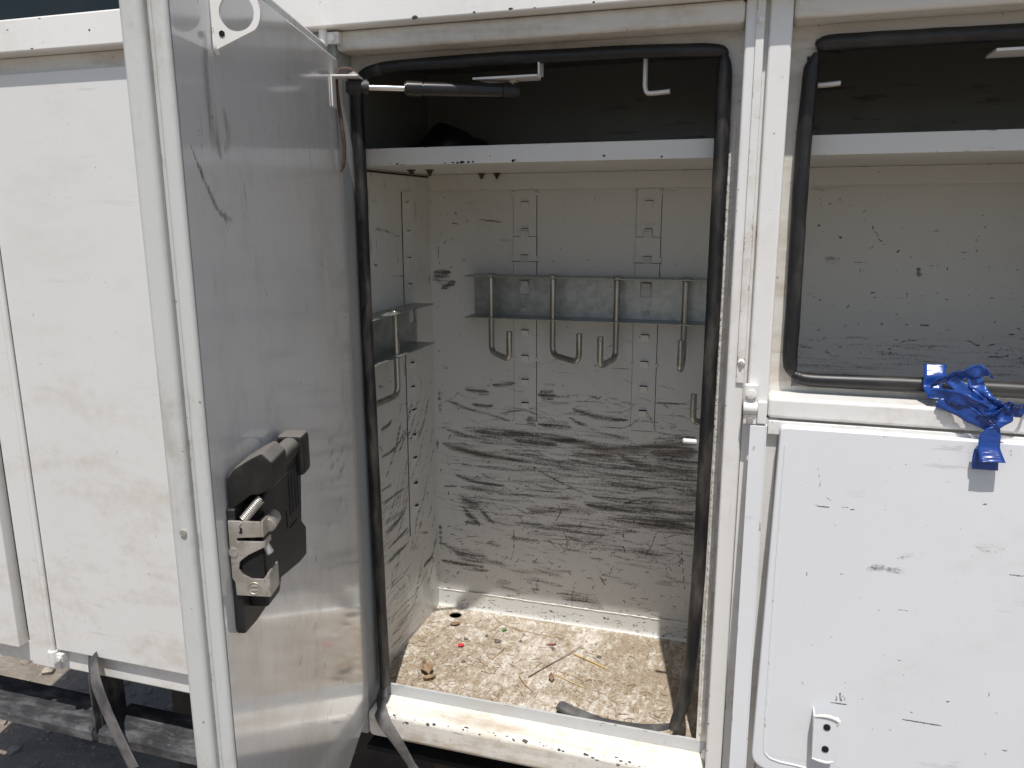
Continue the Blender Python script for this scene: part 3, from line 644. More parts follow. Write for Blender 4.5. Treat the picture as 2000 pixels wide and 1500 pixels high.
s = grid('mounting_strip', 24, 220, .287, .337, -.69, .042, lambda u, v: (np.full(u.size, XL + .0016), u - (v < 2) * (.042 - v) * .018, v), M['strip'], TR, ls)
bm = BM(); prism(bm, [(.2862, .042), (.2870, .042), (.2738, -.69), (.2730, -.69)], lambda p, q, d: Vector((XL + d, p, q)), .0004, .0010); make('seam_gap', bm, M['hole'], s)
for z in (.014, -.043, -.097, -.151, -.317, -.369, -.420, -.475, -.527, -.585, -.637): tab(XL + .0016, .312 - (.04 - z) * .008, z, s, math.pi / 2)
# white lugs under the header inside the openings
def lug(P, w, name): bm = BM(); sweep(bm, spline(P, 5), w, .0018, 8, ref=(0, 1, 0)); return tp(name, bm, 'rail')
for x in (-.179, .061):
    bm = BM(); P = [(x, .075, .250), (x, .075, .20), (x + .0005, .075, .186), (x + .004, .075, .1780), (x + .014, .075, .1770), (x + .038, .075, .1785)]
    sweep(bm, spline(P, 5), .0036, .008, 12, ref=(0, 1, 0)); tp('hook_lug', bm, 'rail')
bm = BM(); box(bm, .285, .36, .045, .10, .205, .209, .001); tp('stay_bracket', bm, 'rail')
# striker on the right jamb that the latch closes on
bm = BM(); sweep(bm, spline([(-.040, .070, -.368), (-.07, .070, -.3675), (-.099, .070, -.367)], 4), .0042, .0042, 10, ref=(0, 0, 1)); box(bm, -.048, -.043, .063, .095, -.385, -.335, .001); tp('striker', bm, 'rail')
# rough line of old sealant along the right jamb and the left edge of the right opening
for x, y, w, z0, z1 in ((-.0445, .054, .0036, -.89, .13), (.0462, .055, .0012, -.23, .20)):
    P = [Vector((x + .0007 * mnoise.noise(Vector((z * 140, x, 0))), y, z)) for z in np.linspace(z0, z1, 240)]
    bm = BM(); sweep(bm, P, [w * (1.25 + .5 * mnoise.noise(Vector((p.z * 210, 2, 0)))) for p in P], [.0012 * (1 + .6 * mnoise.noise(Vector((p.z * 260, 9, 0)))) for p in P], 8); tp('sealant_line', bm, 'sealant')

# ---- rubber seals
def seal(name, pts, r, mat, k=8, n=14, label=None, rx=None):
    P = spline([(x * 1.008, y_ + .021, z * 1.008) for x, y_, z in pts], k); a = resample(r, len(P)); a = [v * .96 * (1 + .05 * mnoise.noise(p * 28)) for v, p in zip(a, P)]
    b = a if rx is None else [v * q for v, q in zip(a, resample(rx, len(P)))]
    bm = BM(); sweep(bm, P, a, b, n); return tp(name, bm, mat, label=label)
y = .024
seal('door_seal', [(-.6415, y - .002, -.898), (-.642, y, -.86), (-.643, y, -.745), (-.645, y, -.539), (-.646, y, -.344), (-.647, y, -.16), (-.646, y, .014), (-.647, y, .12), (-.647, y, .175), (-.643, y, .205), (-.628, y, .222), (-.60, y, .229)], [.0105, .0105, .0105, .0105, .0105, .0105, .0105, .011, .011, .0108, .0105, .0105], 'rubber')
seal('door_seal', [(-.601, y, .229), (-.56, y, .2315), (-.463, y, .2325), (-.38, y, .233), (-.298, y, .2315), (-.2, y, .2305), (-.145, y, .2290), (-.09, y, .2265), (-.066, y, .2235), (-.0615, y, .217)], [.0105, .0105, .0108, .0105, .0105, .0105, .0105, .0105, .009, .006], 'rubber_h')
seal('door_seal', [(-.0625, y, .221), (-.0605, y, .208), (-.060, y, .19), (-.0595, y, .119), (-.0595, y, -.027), (-.0597, y, -.222), (-.0605, y, -.387), (-.0615, y, -.563), (-.064, y, -.66), (-.068, y + .002, -.745), (-.076, y + .008, -.82), (-.088, y + .012, -.868), (-.0955, y + .016, -.888)], [.005, .0095, .0112, .0115, .0115, .0115, .0115, .0115, .0115, .0118, .0122, .0105, .006], 'rubber')
# torn bottom run: flat tail lying on the floor, and the loose end hanging out over the sill
def flat(pts, w, th, mat, name, ref=(0, 0, 1), tw=None, parent=TR, **kw):
    P = spline(pts, 8); bm = BM(); sweep(bm, P, resample(w, len(P)), resample(th, len(P)), 12, ref=ref, twist=None if tw is None else resample(tw, len(P))); return make(name, bm, M[mat], parent, **kw)
flat([(-.096, .064, -.892), (-.103, .069, -.898), (-.125, .074, -.908), (-.16, .077, -.916), (-.22, .080, -.921), (-.27, .092, -.922), (-.305, .101, -.919), (-.312, .103, -.918)], [.008, .012, .011, .010, .011, .013, .013, .011], [.004, .003, .003, .0035, .005, .007, .008, .0065], 'strap', 'torn_seal_tail', label='flattened torn seal end lying on the floor behind the sill')
flat([(-.6465, .043, -.902), (-.644, .022, -.919), (-.632, -.006, -.925), (-.612, -.022, -.940), (-.588, -.028, -.965), (-.560, -.034, -1.0), (-.53, -.040, -1.04), (-.49, -.045, -1.10), (-.46, -.047, -1.15)], [.010, .012, .0135, .0135, .0135, .0135, .0135, .0135, .013], [.006, .003, .002, .002, .002, .002, .002, .002, .002], 'strap', 'torn_seal_tail', ref=(.15, 1, .1), tw=[0, .5, .9, .35, .1, -.15, .2, .05, 0], label='loose grey seal end hanging out over the sill of the open compartment')
y = .024
seal('door_seal', [(.0625, y, .214), (.0585, y, .20), (.0565, y, .183), (.0535, y, .08), (.0545, y, -.064), (.0555, y, -.16), (.0555, y, -.205), (.0575, y, -.228), (.063, y, -.242)], [.004, .009, .0115, .0115, .0115, .0115, .0115, .0105, .005], 'rubber')
seal('door_seal', [(.061, y, .222), (.07, y, .2255), (.092, y, .2265), (.192, y, .226), (.312, y, .225), (.45, y, .225), (.60, y, .225)], [.005, .0105, .0115, .0115, .0115, .0115, .0115], 'rubber_h')
seal('door_seal', [(.060, y, -.236), (.068, y, -.2425), (.085, y, -.2465), (.135, y, -.2465), (.237, y, -.2450), (.367, y, -.2455), (.60, y, -.245)], [.004, .0095, .0105, .0112, .0112, .0112, .0112], 'rubber_h')

def chips(parent, spots, nrm, mat, seed):
    bm = BM(); rr = random.Random(seed); q = Vector(nrm).to_track_quat('Z', 'Y').to_matrix().to_4x4()
    for x, y_, z, r in spots:
        t = stone_bm(r, rr.randrange(9999), 1, 2); m = Matrix.Translation((x, y_, z)) @ q @ Matrix.Diagonal((1 + rr.random() * .8, .5 + rr.random() * .5, .12, 1)); bmesh.ops.transform(t, matrix=m, verts=t.verts); add(bm, t)
    make('paint_chips', bm, M[mat], parent, kind='stuff', sharp=0)
chips(bpy.data.objects['top_rail'], [(-.513, -.026, .2875, .0032), (-.418, -.026, .288, .0017), (-.362, -.026, .2885, .0024), (-.326, -.026, .287, .0016), (-.24, -.026, .288, .0014), (-1.25, -.026, .288, .0018), (-1.225, -.026, .336, .002), (-1.30, -.026, .322, .002), (-1.12, -.026, .31, .0022)], (0, -1, 0), 'rust', 1)
chips(sh, [(x, .0749, z, r) for x, z, r in ((-.61, .0835, .0012), (-.597, .082, .0016), (-.51, .082, .0016), (-.495, .0825, .0018), (-.487, .082, .0016), (-.478, .0825, .0022), (-.468, .0825, .0018), (-.46, .083, .0016), (-.39, .083, .0022), (-.386, .084, .0014), (-.43, .091, .0012), (-.24, .087, .0016), (-.15, .0835, .0014))], (0, -1, 0), 'hole', 2)
rr = random.Random(5); sp = []
for i in range(56):
    x = -.62 + .56 * rr.random() ** .8; a = math.radians(rr.gauss(40, 16)); sp.append((x, .008 - .012 * math.cos(a), -.940 + .012 * math.sin(a), .0008 + .0024 * rr.random() ** 2.8))
chips(si, sp, (0, -.75, .65), 'step', 3)
chips(cs, [(-.0315 + rr.gauss(0, .0012), -.0001, z, .0004 + .0010 * rr.random() ** 3) for z in np.linspace(.2, -.9, 26) + np.array([rr.gauss(0, .02) for _ in range(26)])], (0, -1, 0), 'step', 4)

# ---- under the body
bm = BM(); box(bm, -2.0, .85, .10, .80, -1.06, -.99, .01); box(bm, -1.3, .85, .30, .42, -1.30, -1.06, .01); tp('chassis', bm, 'chassis')
bm = BM(); box(bm, -1.9, -1.72, .55, .72, -1.34, -1.06, .05, 5); tp('tank', bm, 'chassis')
bm = BM(); box(bm, -1.33, .85, .22, .23, -1.48, -1.0, .004); tp('mud_flap_shade_sheet', bm, 'chassis')  # flap widened into a black sheet to put shade under the body
for x0, x1 in ((-2.0, -1.352), (-1.335, -.75)):
    bm = BM(); pr = [(-.001, -1.139), (.004, -1.136), (.006, -1.118), (.016, -1.113), (.11, -1.111), (.114, -1.125), (.111, -1.125), (.108, -1.1145), (.015, -1.1165), (.0035, -1.1195), (.0015, -1.139)]
    pr = [(0, -1.146), (0, -1.126), (.006, -1.117), (.10, -1.113), (.10, -1.116), (.008, -1.1205), (.003, -1.128), (.003, -1.146)]
    prism(bm, pr, lambda p, q, d: Vector((d, p, q)), x0, x1); tp('running_board', bm, 'step')
bm = BM(); box(bm, -1.347, -1.343, .004, .05, -1.13, -.985, .0008); box(bm, -1.347, -1.338, .02, .09, -1.13, -.985, .0008); tp('step_support', bm, 'step')
bm = BM(); box(bm, -.60, -.53, .16, .20, -1.50, -1.0, .004); tp('support_post', bm, 'rust')

# ---- the open door (u across the door from the hinge, n out of its inner face, z up)
P0 = Vector((-.643, -.03, 0)); DU = Vector((.273, -.962, 0)).normalized(); DN = Vector((-DU.y, DU.x, 0))
def D(u, n, z): return P0 + DU * u + DN * n + Vector((0, 0, z))
DM = Matrix((( DU.x, DN.x, 0, P0.x), (DU.y, DN.y, 0, P0.y), (0, 0, 1, 0), (0, 0, 0, 1)))
def dbox(bm, u0, u1, n0, n1, z0, z1, b=0., seg=2): box(bm, u0, u1, n0, n1, z0, z1, b, seg, DM)
bm = BM(); dbox(bm, 0, .606, -.0155, -.0006, -.904, .236, .0045, 3); dr = tp('open_door', bm, 'door_edge', label='inner pan of the tall door swung open at the left, carrying the black latch')
dmk = [('b', .009, .55, [(.53, .24 - .08), (.535, .12), (.53, .08), (.515, .055)]), ('b', .007, .5, [(.505, .06), (.49, .075), (.50, .10)]), ('k', .0022, .75, [(.585, .06), (.56, .03), (.535, .005), (.515, -.003), (.50, -.004)]),
       ('k', .005, .6, [(.52, -.003), (.505, -.006), (.495, -.004)])]
for i in range(90): u = rng.uniform(.03, .58); z = rng.uniform(-.88, .2); L = rng.uniform(.01, .06); a = rng.normal(1.4, .25); dmk.append(('f' if i % 3 else 'k', rng.uniform(.0005, .0013), rng.uniform(.2, .5), [(u, z), (u + L * math.cos(a), z + L * math.sin(a))]))
for i in range(26): u = rng.uniform(.03, .3); z = rng.uniform(-.75, -.3); L = rng.uniform(.03, .1); dmk.append(('k', rng.uniform(.002, .006), rng.uniform(.15, .35), [(u, z), (u + L, z - L * .25), (u + 2 * L, z - L * .2)]))
ua, na = (DU.x, DU.y), (DN.x, DN.y)
grid('inner_skin', 200, 380, .004, .602, -.900, .232, lambda u, v: (P0.x + DU.x * u, P0.y + DU.y * u, v), M['door'], dr, dmk)
bm = BM(); dbox(bm, .004, .600, -.0205, -.0152, -.910, .240, .002); make('door_core', bm, M['door_edge'], dr)
bm = BM(); dbox(bm, -.024, .6085, -.041, -.0202, -.930, .262, .0055, 4); make('outer_skin', bm, M['door_edge'], dr)
for z, u in ((-.36, .609), ):
    bm = BM(); cyl(bm, D(.607, -.029, -.295), D(.6105, -.029, -.295), .003, 12); make('rivet', bm, M['steel'], dr)
# ring lug near the top of the door
def ringlug():
    bm = BM(); c = (.0250, .184); r1, r0 = .0225, .0165; out = [(0, .150)]
    for k in range(-5, 9): a = math.radians(-60 + (k + 5) * 18); out.append((c[0] + r1 * math.cos(a), c[1] + r1 * math.sin(a)))
    out += [(.002, .262), (0, .262)]
    # ring band
    n = 40
    def pt(nz, d): return D(.511 + d, nz[0], nz[1])
    for d0, d1 in ((0, .0035),):
        R0 = [(c[0] + r0 * math.cos(2 * math.pi * k / n), c[1] + r0 * math.sin(2 * math.pi * k / n)) for k in range(n)]
        def outer(k):
            a = 2 * math.pi * k / n; ca, sa = math.cos(a), math.sin(a)
            p = (c[0] + r1 * ca, c[1] + r1 * sa)
            if ca < 0 or (sa < -.45):   # the plate widens to the weld on the door
                f = min((c[0]) / max(-ca, 1e-3), .05 / max(abs(sa), 1e-3)) if ca < 0 else r1
                f = max(f, r1) if ca < 0 else r1
                lo = .150 + 0.0
                p = (c[0] + f * ca, max(c[1] + f * sa, lo + (c[0] + f * ca) * .45))
            return p
        RO = [outer(k) for k in range(n)]
        rows = [[bm.verts.new(pt(q, d)) for q in Q] for Q, d in ((R0, d1), (RO, d1), (RO, d0), (R0, d0))]
        for i in range(4):
            A, B = rows[i], rows[(i + 1) % 4]
            for k in range(n): bm.faces.new((A[k], A[(k + 1) % n], B[(k + 1) % n], B[k]))
    return bm
rl = make('ring_lug', ringlug(), M['rail'], dr)
bm = BM(); cyl(bm, D(.5147, .010, .1655), D(.5152, .010, .1655), .0028, 14); make('lug_hole', bm, M['hole'], dr)
bm = BM(); sweep(bm, spline([D(.512, .0015, .20), D(.513, .0015, .17), D(.513, .002, .154), D(.510, .003, .148)], 6), resample([.001, .002, .003, .002], 19), None, 8); make('weld_bead', bm, M['rail'], dr)
# latch
bm = BM(); prism(bm, [(.405, -.41), (.464, -.408), (.500, -.424), (.540, -.424), (.574, -.420), (.577, -.414), (.577, -.285), (.52, -.262), (.43, -.262), (.405, -.30)], lambda p, q, d: D(p, d, q), 0, .009, .0018); make('latch_base', bm, M['plastic'], dr)
bm = BM(); prism(bm, [(.400, -.262), (.404, -.301), (.415, -.303), (.424, -.357), (.408, -.371), (.413, -.406), (.440, -.404), (.485, -.395), (.510, -.390), (.518, -.402), (.556, -.400), (.556, -.288), (.50, -.262)], lambda p, q, d: D(p, d, q), .008, .028, .003, 3); make('latch_cover', bm, M['plastic'], dr)
bm = BM(); dbox(bm, .402, .434, .006, .037, -.300, -.250, .0060, 2); make('latch_tower', bm, M['plastic_top'], dr)
bm = BM(); cyl(bm, D(.43, .022, -.264), D(.545, .022, -.264), .0115, 24, bev=.002); make('latch_spindle', bm, M['plastic_top'], dr)
def hoodf(p, q, d): return D(d, p, q)
bm = BM(); prism(bm, [(.002, -.288), (.003, -.252), (.010, -.243), (.028, -.232), (.039, -.2265), (.049, -.236), (.049, -.262), (.033, -.270), (.026, -.270)], hoodf, .530, .575, .0022, 2); make('latch_hood', bm, M['plastic_top'], dr)
def bars(bm, segs):
    for u0, u1, z0, z1 in segs: dbox(bm, u0, u1, .0275, .0290, z0, z1, .0004)
bm = BM(); bars(bm, [(.430, .434, -.335, -.285), (.440, .444, -.335, -.292), (.452, .456, -.335, -.292), (.462, .466, -.335, -.292), (.430, .480, -.283, -.281), (.476, .480, -.345, -.325), (.445, .470, -.349, -.347)]); make('embossed_lines', bm, M['plastic'], dr)
brf = lambda p, q, d: D(d, p, q)
bm = BM(); prism(bm, [(.002, -.295), (.034, -.296), (.036, -.312), (.010, -.313), (.010, -.3165), (.036, -.317), (.036, -.323), (.020, -.331), (.011, -.338), (.0095, -.346), (.013, -.352), (.021, -.3565), (.033, -.357), (.038, -.350), (.038, -.376), (.005, -.3745), (.0045, -.36), (.002, -.356)], brf, .577, .580, .0007)
dbox(bm, .555, .580, .0345, .0370, -.312, -.2955, .0009); dbox(bm, .560, .580, .0350, .0375, -.323, -.3165, .0009); dbox(bm, .552, .580, .0372, .0398, -.376, -.350, .0009); make('latch_bracket', bm, M['steel'], dr)
bm = BM(); cyl(bm, D(.5803, .0145, -.3035), D(.5808, .0145, -.3035), .0016, 12); dbox(bm, .5803, .5807, .0130, .0160, -.308, -.303, .0002); dbox(bm, .572, .577, .012, .034, -.356, -.318); make('latch_slot', bm, M['hole'], dr)
bm = BM()
for k in range(28):
    a0, a1 = 2 * math.pi * k / 28, 2 * math.pi * (k + 1) / 28
    sweep(bm, [D(.5803, .0235 + .0062 * math.cos(a), -.3665 + .0062 * math.sin(a)) for a in (a0, a1)], .0005, None, 6)
for dz in (.0022, -.0022): dbox(bm, .5800, .5808, .0200, .0270, -.3665 + dz - .0006, -.3665 + dz + .0006)
make('embossed_mark', bm, M['steel'], dr)
A, B = D(.576, .016, -.296), D(.568, .033, -.276); ax = (B - A); L = ax.length; ax.normalize(); s1 = ax.cross(Vector((0, 0, 1))).normalized(); s2 = ax.cross(s1)
co = [A + ax * (L * k / 320) + (s1 * math.cos(k * 2 * math.pi / 20) + s2 * math.sin(k * 2 * math.pi / 20)) * .0042 for k in range(321)]
bm = BM(); sweep(bm, co, .00062, None, 6, ref=tuple(ax)); sweep(bm, spline([A + s1 * .004, D(.581, .0135, -.299), D(.5815, .0138, -.305)], 6), .0007, None, 6, ref=(1, .3, .2)); make('spring', bm, M['steel'], dr)
bm = BM(); cyl(bm, D(.545, .036, -.303), D(.566, .036, -.305), .0085, 18, bev=.002); make('latch_roller', bm, M['steel'], dr)
bm = BM(); cyl(bm, D(.570, .033, -.322), D(.572, .040, -.333), .0042, 14, bev=.001); make('latch_pin', bm, M['steel'], dr)
bm = BM(); prism(bm, [(.013, -.337), (.021, -.333), (.023, -.345), (.027, -.356), (.022, -.357), (.014, -.347)], brf, .570, .575, .0012); make('latch_jaw', bm, M['steel'], dr)
bm = BM(); cyl(bm, D(.578, .0055, -.328), D(.5812, .0055, -.328), .0052, 20, bev=.0008); make('rivet', bm, M['steel'], dr)
# gas strut between door and header
bm = BM(); dbox(bm, -.008, .058, .0, .0028, .158, .2035, .0008); dbox(bm, .020, .058, .0028, .042, .2005, .2035, .0008); make('strut_bracket', bm, M['rail'], dr)
E0, E1 = Vector((-.606, -.050, .189)), Vector((-.386, .062, .188))
ax = (E1 - E0).normalized()
bm = BM(); cyl(bm, E0 + ax * .105, E1 - ax * .018, .0110, 28, bev=.001); cyl(bm, E0 + ax * .076, E0 + ax * .106, .0118, 28, bev=.0025); gs = tp('gas_strut', bm, 'black', label='black gas strut with bright rod holding the door open')
bm = BM(); cyl(bm, E0 + ax * .012, E0 + ax * .09, .0045, 18); make('rod', bm, M['chrome'], gs)
bm = BM(); cyl(bm, E0 - ax * .013, E0 + ax * .012, .0115, 22, bev=.003); cyl(bm, E0 + ax * .012, E0 + ax * .022, .0115, 22, bev=.002); make('rod_end', bm, M['plastic'], gs)
bm = BM(); cyl(bm, E1 - ax * .020, E1 + ax * .010, .0113, 22, bev=.003); make('tube_end', bm, M['plastic'], gs)
bm = BM(); cyl(bm, E0 + Vector((0, 0, .010)), E0 + Vector((0, 0, .0225)), .0035, 12); cyl(bm, E0 + Vector((0, 0, .0146)), E0 + Vector((0, 0, .0206)), .0075, 6); make('ball_stud', bm, M['steel'], gs)
bm = BM(); cyl(bm, E1 + Vector((0, 0, .008)), E1 + Vector((0, 0, .018)), .0035, 12); cyl(bm, E1 + Vector((0, 0, .0125)), E1 + Vector((0, 0, .0158)), .0085, 16); make('ball_stud', bm, M['steel'], gs)
bm = BM(); prism(bm, [(-.445, .036), (-.340, .036), (-.336, .050), (-.345, .078), (-.43, .078)], lambda p, q, d: Vector((p, q, d)), .2045, .2080, .001); box(bm, -.3395, -.3365, .040, .066, .2075, .228, .001); tp('stay_bracket', bm, 'rail')

# ------------------------------------------------------------------ things that hang in or on the truck
def rail_mesh(x0, x1, z0, z1, holes, dep):
    """folded channel against y = 0, opening towards -y, with rectangular windows at holes"""
    bm = BM(); t = .0018; hw, h0, h1 = .0125, z1 - .040, z1 - .008; xs = sorted(holes); a = x0
    for hx in xs: box(bm, a, hx - hw, -t, 0, z0, z1); box(bm, hx - hw, hx + hw, -t, 0, z0, h0); box(bm, hx - hw, hx + hw, -t, 0, h1, z1); a = hx + hw
    box(bm, a, x1, -t, 0, z0, z1); return bm
def flange(x0, x1, z, dep): bm = BM(); box(bm, x0, x1, -dep, -.0019, z - .0009, z + .0009, .0004, 1); return bm
hr1 = empty('hook_rail', (-.33, YB - .004, -.174), 'long grey galvanised rail on the back wall carrying four hooks', 'rail')
make('web', rail_mesh(-.585, -.05, -.217, -.131, [-.4725, -.213], .055), M['galv'], hr1, loc=(0, YB - .0045, 0))
make('flange', flange(-.590, -.05, -.1305, .058), M['galv'], hr1, loc=(0, YB - .0045, 0)); make('flange', flange(-.590, -.05, -.2175, .058), M['galv'], hr1, loc=(0, YB - .0045, 0))
hr2 = empty('hook_rail', (XL + .003, .2, -.225), 'short grey galvanised rail on the left side wall carrying one hook', 'rail')
for nm, b in (('web', rail_mesh(.06, .335, -.267, -.186, [.312], .05)), ('flange', flange(.05, .322, -.1855, .048)), ('flange', flange(.05, .322, -.2675, .048))):
    bmesh.ops.transform(b, matrix=Matrix(((0, -1, 0, XL + .0025), (1, 0, 0, 0), (0, 0, 1, 0), (0, 0, 0, 1))), verts=b.verts); make(nm, b, M['galv'], hr2)
hr3 = empty('hook_rail', (.0, YB - .004, -.28), 'lower galvanised rail at the right end, hidden behind the pillar', 'rail')
make('web', rail_mesh(-.066, .055, -.322, -.236, [0.02], .055), M['galv'], hr3, loc=(0, YB - .0045, 0)); make('flange', flange(-.066, .055, -.2355, .058), M['galv'], hr3, loc=(0, YB - .0045, 0)); make('flange', flange(-.066, .055, -.3225, .058), M['galv'], hr3, loc=(0, YB - .0045, 0))
def hook_meshes():
    r = .0062; drop = .163; L = .098; tip = .058; b = .018
    P = [Vector((0, 0, 0)), Vector((0, 0, -.05)), Vector((0, 0, -.10)), Vector((0, 0, -drop + b))]
    for k in range(1, 7): a = math.pi / 2 * k / 6; P.append(Vector((b - b * math.cos(a), 0, -drop + b - b * math.sin(a))))
    P += [Vector((L * .5, 0, -drop)), Vector((L - b, 0, -drop))]
    for k in range(1, 7): a = math.pi / 2 * k / 6; P.append(Vector((L - b + b * math.sin(a), 0, -drop + b - b * math.cos(a))))
    P += [Vector((L, 0, -drop + tip * .7)), Vector((L, 0, -drop + tip))]
    bm = BM(); sweep(bm, P, r, None, 16, ref=(0, 1, 0)); me = bpy.data.meshes.new('rod'); bm.to_mesh(me); bm.free(); me.materials.append(M['zinc']); me.shade_smooth(); me.set_sharp_from_angle(angle=math.radians(40))
    bm = BM(); dome(bm, (0, 0, .0006), (0, 0, 1), .0135, .0058, 22); m2 = bpy.data.meshes.new('head'); bm.to_mesh(m2); bm.free(); m2.materials.append(M['zinc']); m2.shade_smooth()
    return me, m2
ROD, HEAD = hook_meshes()
def hook(x, y, z, ang, label, group='bent hooks on the galvanised rails'):
    e = empty('j_hook', (x, y, z), label, 'hook', group, ang)
    for nm, me in (('rod', ROD), ('head', HEAD)):
        o = bpy.data.objects.new(nm, me); C.objects.link(o); o.parent = e
    return e
hy = .382
hook(-.534, hy, -.1296, math.atan2(-.078, .066), 'leftmost bent metal hook on the long back rail, its tip to the right')
hook(-.399, hy, -.1296, math.atan2(-.07, .074), 'second bent metal hook from the left on the long rail, its tip to the right')
hook(-.266, hy, -.1296, math.atan2(-.1, -.014), 'third metal hook on the long rail, the one whose tip turns to the left')
hook(-.1305, hy, -.1296, math.atan2(-.1, .004), 'metal hook pointing straight out, nearest the right seal on the long rail')
hook(XL + .033, .170, -.1846, math.atan2(-1, -.06), 'metal hook hanging from the short rail on the left side wall')
hook(-.045, hy, -.2346, math.atan2(-.081, -.055), 'metal hook lower down by the right seal, only its upright tip showing', None)

# brown cord looped over the strut bracket
bm = BM(); P = spline([(-.604, -.047, .2115), (-.615, -.052, .2165), (-.627, -.058, .213), (-.631, -.060, .195), (-.629, -.060, .165), (-.626, -.058, .13), (-.625, -.056, .10), (-.628, -.056, .075), (-.632, -.058, .063)], 8)
sweep(bm, P, resample([.0022, .0024, .0024, .0026, .0028, .003, .003, .0028, .001], len(P)), None, 10); make('cord', bm, M['cord'], label='thin brown cord looped over the gas strut bracket', cat='cord')
# grey rubber strip below the left closed door
bm = BM(); P = spline([(-1.322, .002, -.925), (-1.312, -.010, -.945), (-1.297, -.022, -.975), (-1.272, -.03, -1.025), (-1.240, -.036, -1.085), (-1.205, -.040, -1.150)], 8)
sweep(bm, P, resample([.022, .0235, .0235, .023, .022, .022], len(P)), .002, 12, ref=(.1, 1, .25)); make('rubber_strip', bm, M['strap'], label='grey rubber strip dangling from under the closed door at the left', cat='strip')
# dark bundle on the shelf
bm = BM()
for (x, y, r, h) in ((-.60, .30, .05, .040), (-.55, .31, .045, .026), (-.49, .33, .04, .018), (-.44, .34, .035, .011)):
    t = stone_bm(1, int(abs(x) * 1000), 1, 3); bmesh.ops.transform(t, matrix=Matrix.Translation((x, y, .0852 + h * 1.15)) @ Matrix.Diagonal((r, r * .8, h, 1)), verts=t.verts); add(bm, t)
make('cloth_bundle', bm, M['bundle'], label='dark bundle lying in deep shadow at the left end of the shelf', cat='bundle', sharp=0)

# blue tape, torn and twisted, hanging over the lower seal of the right opening
bm = BM()
def ribbon(pts, wd, w, k=10, m=7, crease=.0022, seed=0):
    P = spline(pts, k); Dv = [Vector(d).normalized() for d in spline(wd, k)]; ww = resample(w, len(P)); rows = []
    for i, (p, d) in enumerate(zip(P, Dv)):
        t = (P[min(i + 1, len(P) - 1)] - P[max(i - 1, 0)]).normalized(); nn = t.cross(d).normalized(); row = []
        for j in range(m):
            s = (j / (m - 1) - .5) * ww[i]; q = p + d * s
            q = q + nn * crease * (1.6 * mnoise.noise(Vector((q.x * 55 + seed, q.z * 55, s * 40))) + 1.2 * abs(mnoise.noise(Vector((i * .35 + seed * 3, s * 130, 1))))); row.append(bm.verts.new(q))
        rows.append(row)
    for a, b in zip(rows, rows[1:]):
        for j in range(m - 1): bm.faces.new((a[j], a[j + 1], b[j + 1], b[j]))
ribbon([(.254, .042, -.216), (.252, .031, -.231), (.250, .028, -.246), (.253, .005, -.259)], [(1, 0, 0)] * 4, [.030, .027, .025, .020], seed=1, crease=.0012)
ribbon([(.244, .004, -.238), (.262, .002, -.228), (.283, -.004, -.219), (.298, -.010, -.2145), (.317, -.012, -.2205)], [(.3, -.2, 1), (.1, -.4, 1), (-.3, -.6, .7), (.1, -.3, 1), (.3, -.9, .3)], [.014, .017, .017, .021, .004], seed=2, crease=.003)
ribbon([(.266, .003, -.228), (.282, -.004, -.242), (.300, -.012, -.256), (.318, -.018, -.269), (.330, -.022, -.283)], [(.7, -.2, .7), (.9, -.1, .5), (.5, -.5, .8), (.8, -.1, .6), (.7, -.3, .5)], [.016, .019, .021, .021, .012], seed=3, crease=.003)
ribbon([(.293, .000, -.221), (.299, -.006, -.236), (.312, -.014, -.251), (.327, -.022, -.261), (.331, -.028, -.275), (.320, -.027, -.290)], [(1, -.1, .1), (1, -.2, .2), (.8, -.5, .5), (.3, -.8, .7), (.9, -.5, .1), (.9, .1, .5)], [.019, .020, .017, .018, .018, .012], seed=4, crease=.003)
ribbon([(.244, .001, -.246), (.262, -.006, -.2505), (.285, -.014, -.254), (.312, -.019, -.264)], [(.4, -.1, 1), (.1, -.4, 1), (.1, -.1, 1), (.2, -.7, 1)], [.006, .020, .019, .010], seed=5)
ribbon([(.253, -.001, -.262), (.272, -.008, -.265), (.292, -.014, -.274), (.318, -.02, -.290)], [(.2, -.1, 1), (.3, -.1, 1), (.35, -.3, 1), (.6, -.2, .8)], [.014, .020, .022, .012], seed=6)
ribbon([(.300, -.016, -.274), (.314, -.022, -.272), (.329, -.024, -.268), (.333, -.024, -.262)], [(.1, -.5, 1), (.1, -.9, .6), (.1, -.3, 1), (.3, -.2, 1)], [.008, .016, .020, .012], seed=7, crease=.003)
ribbon([(.318, -.026, -.286), (.316, -.028, -.300), (.3155, -.031, -.314), (.317, -.037, -.324), (.319, -.042, -.3315)], [(.9, 0, .3), (1, 0, 0), (1, .1, 0), (1, 0, .05), (1, 0, .05)], [.016, .026, .027, .029, .031], seed=8, crease=.0009)
ribbon([(.319, -.042, -.3315), (.3175, -.033, -.324), (.314, -.029, -.318), (.3135, -.029, -.332), (.3145, -.029, -.3465)], [(1, 0, .05), (1, 0, 0), (1, 0, 0), (1, 0, 0), (1, 0, 0)], [.031, .030, .030, .032, .032], seed=9, crease=.0006)
ribbon([(.331, -.02, -.254), (.342, -.018, -.262), (.354, -.013, -.262), (.368, -.006, -.248), (.386, -.004, -.250), (.40, -.008, -.262)], [(.5, -.3, 1), (.1, -.5, 1), (.2, -.2, 1), (.7, -.3, .6), (.2, -.2, 1), (.5, 0, 1)], [.010, .020, .019, .020, .020, .014], seed=10, crease=.003)
tpz = make('blue_tape', bm, M['tape'], label='torn shiny blue tape tangled over the lower seal of the right opening', cat='tape', sharp=0)
md = tpz.modifiers.new('thickness', 'SOLIDIFY'); md.thickness = .0004

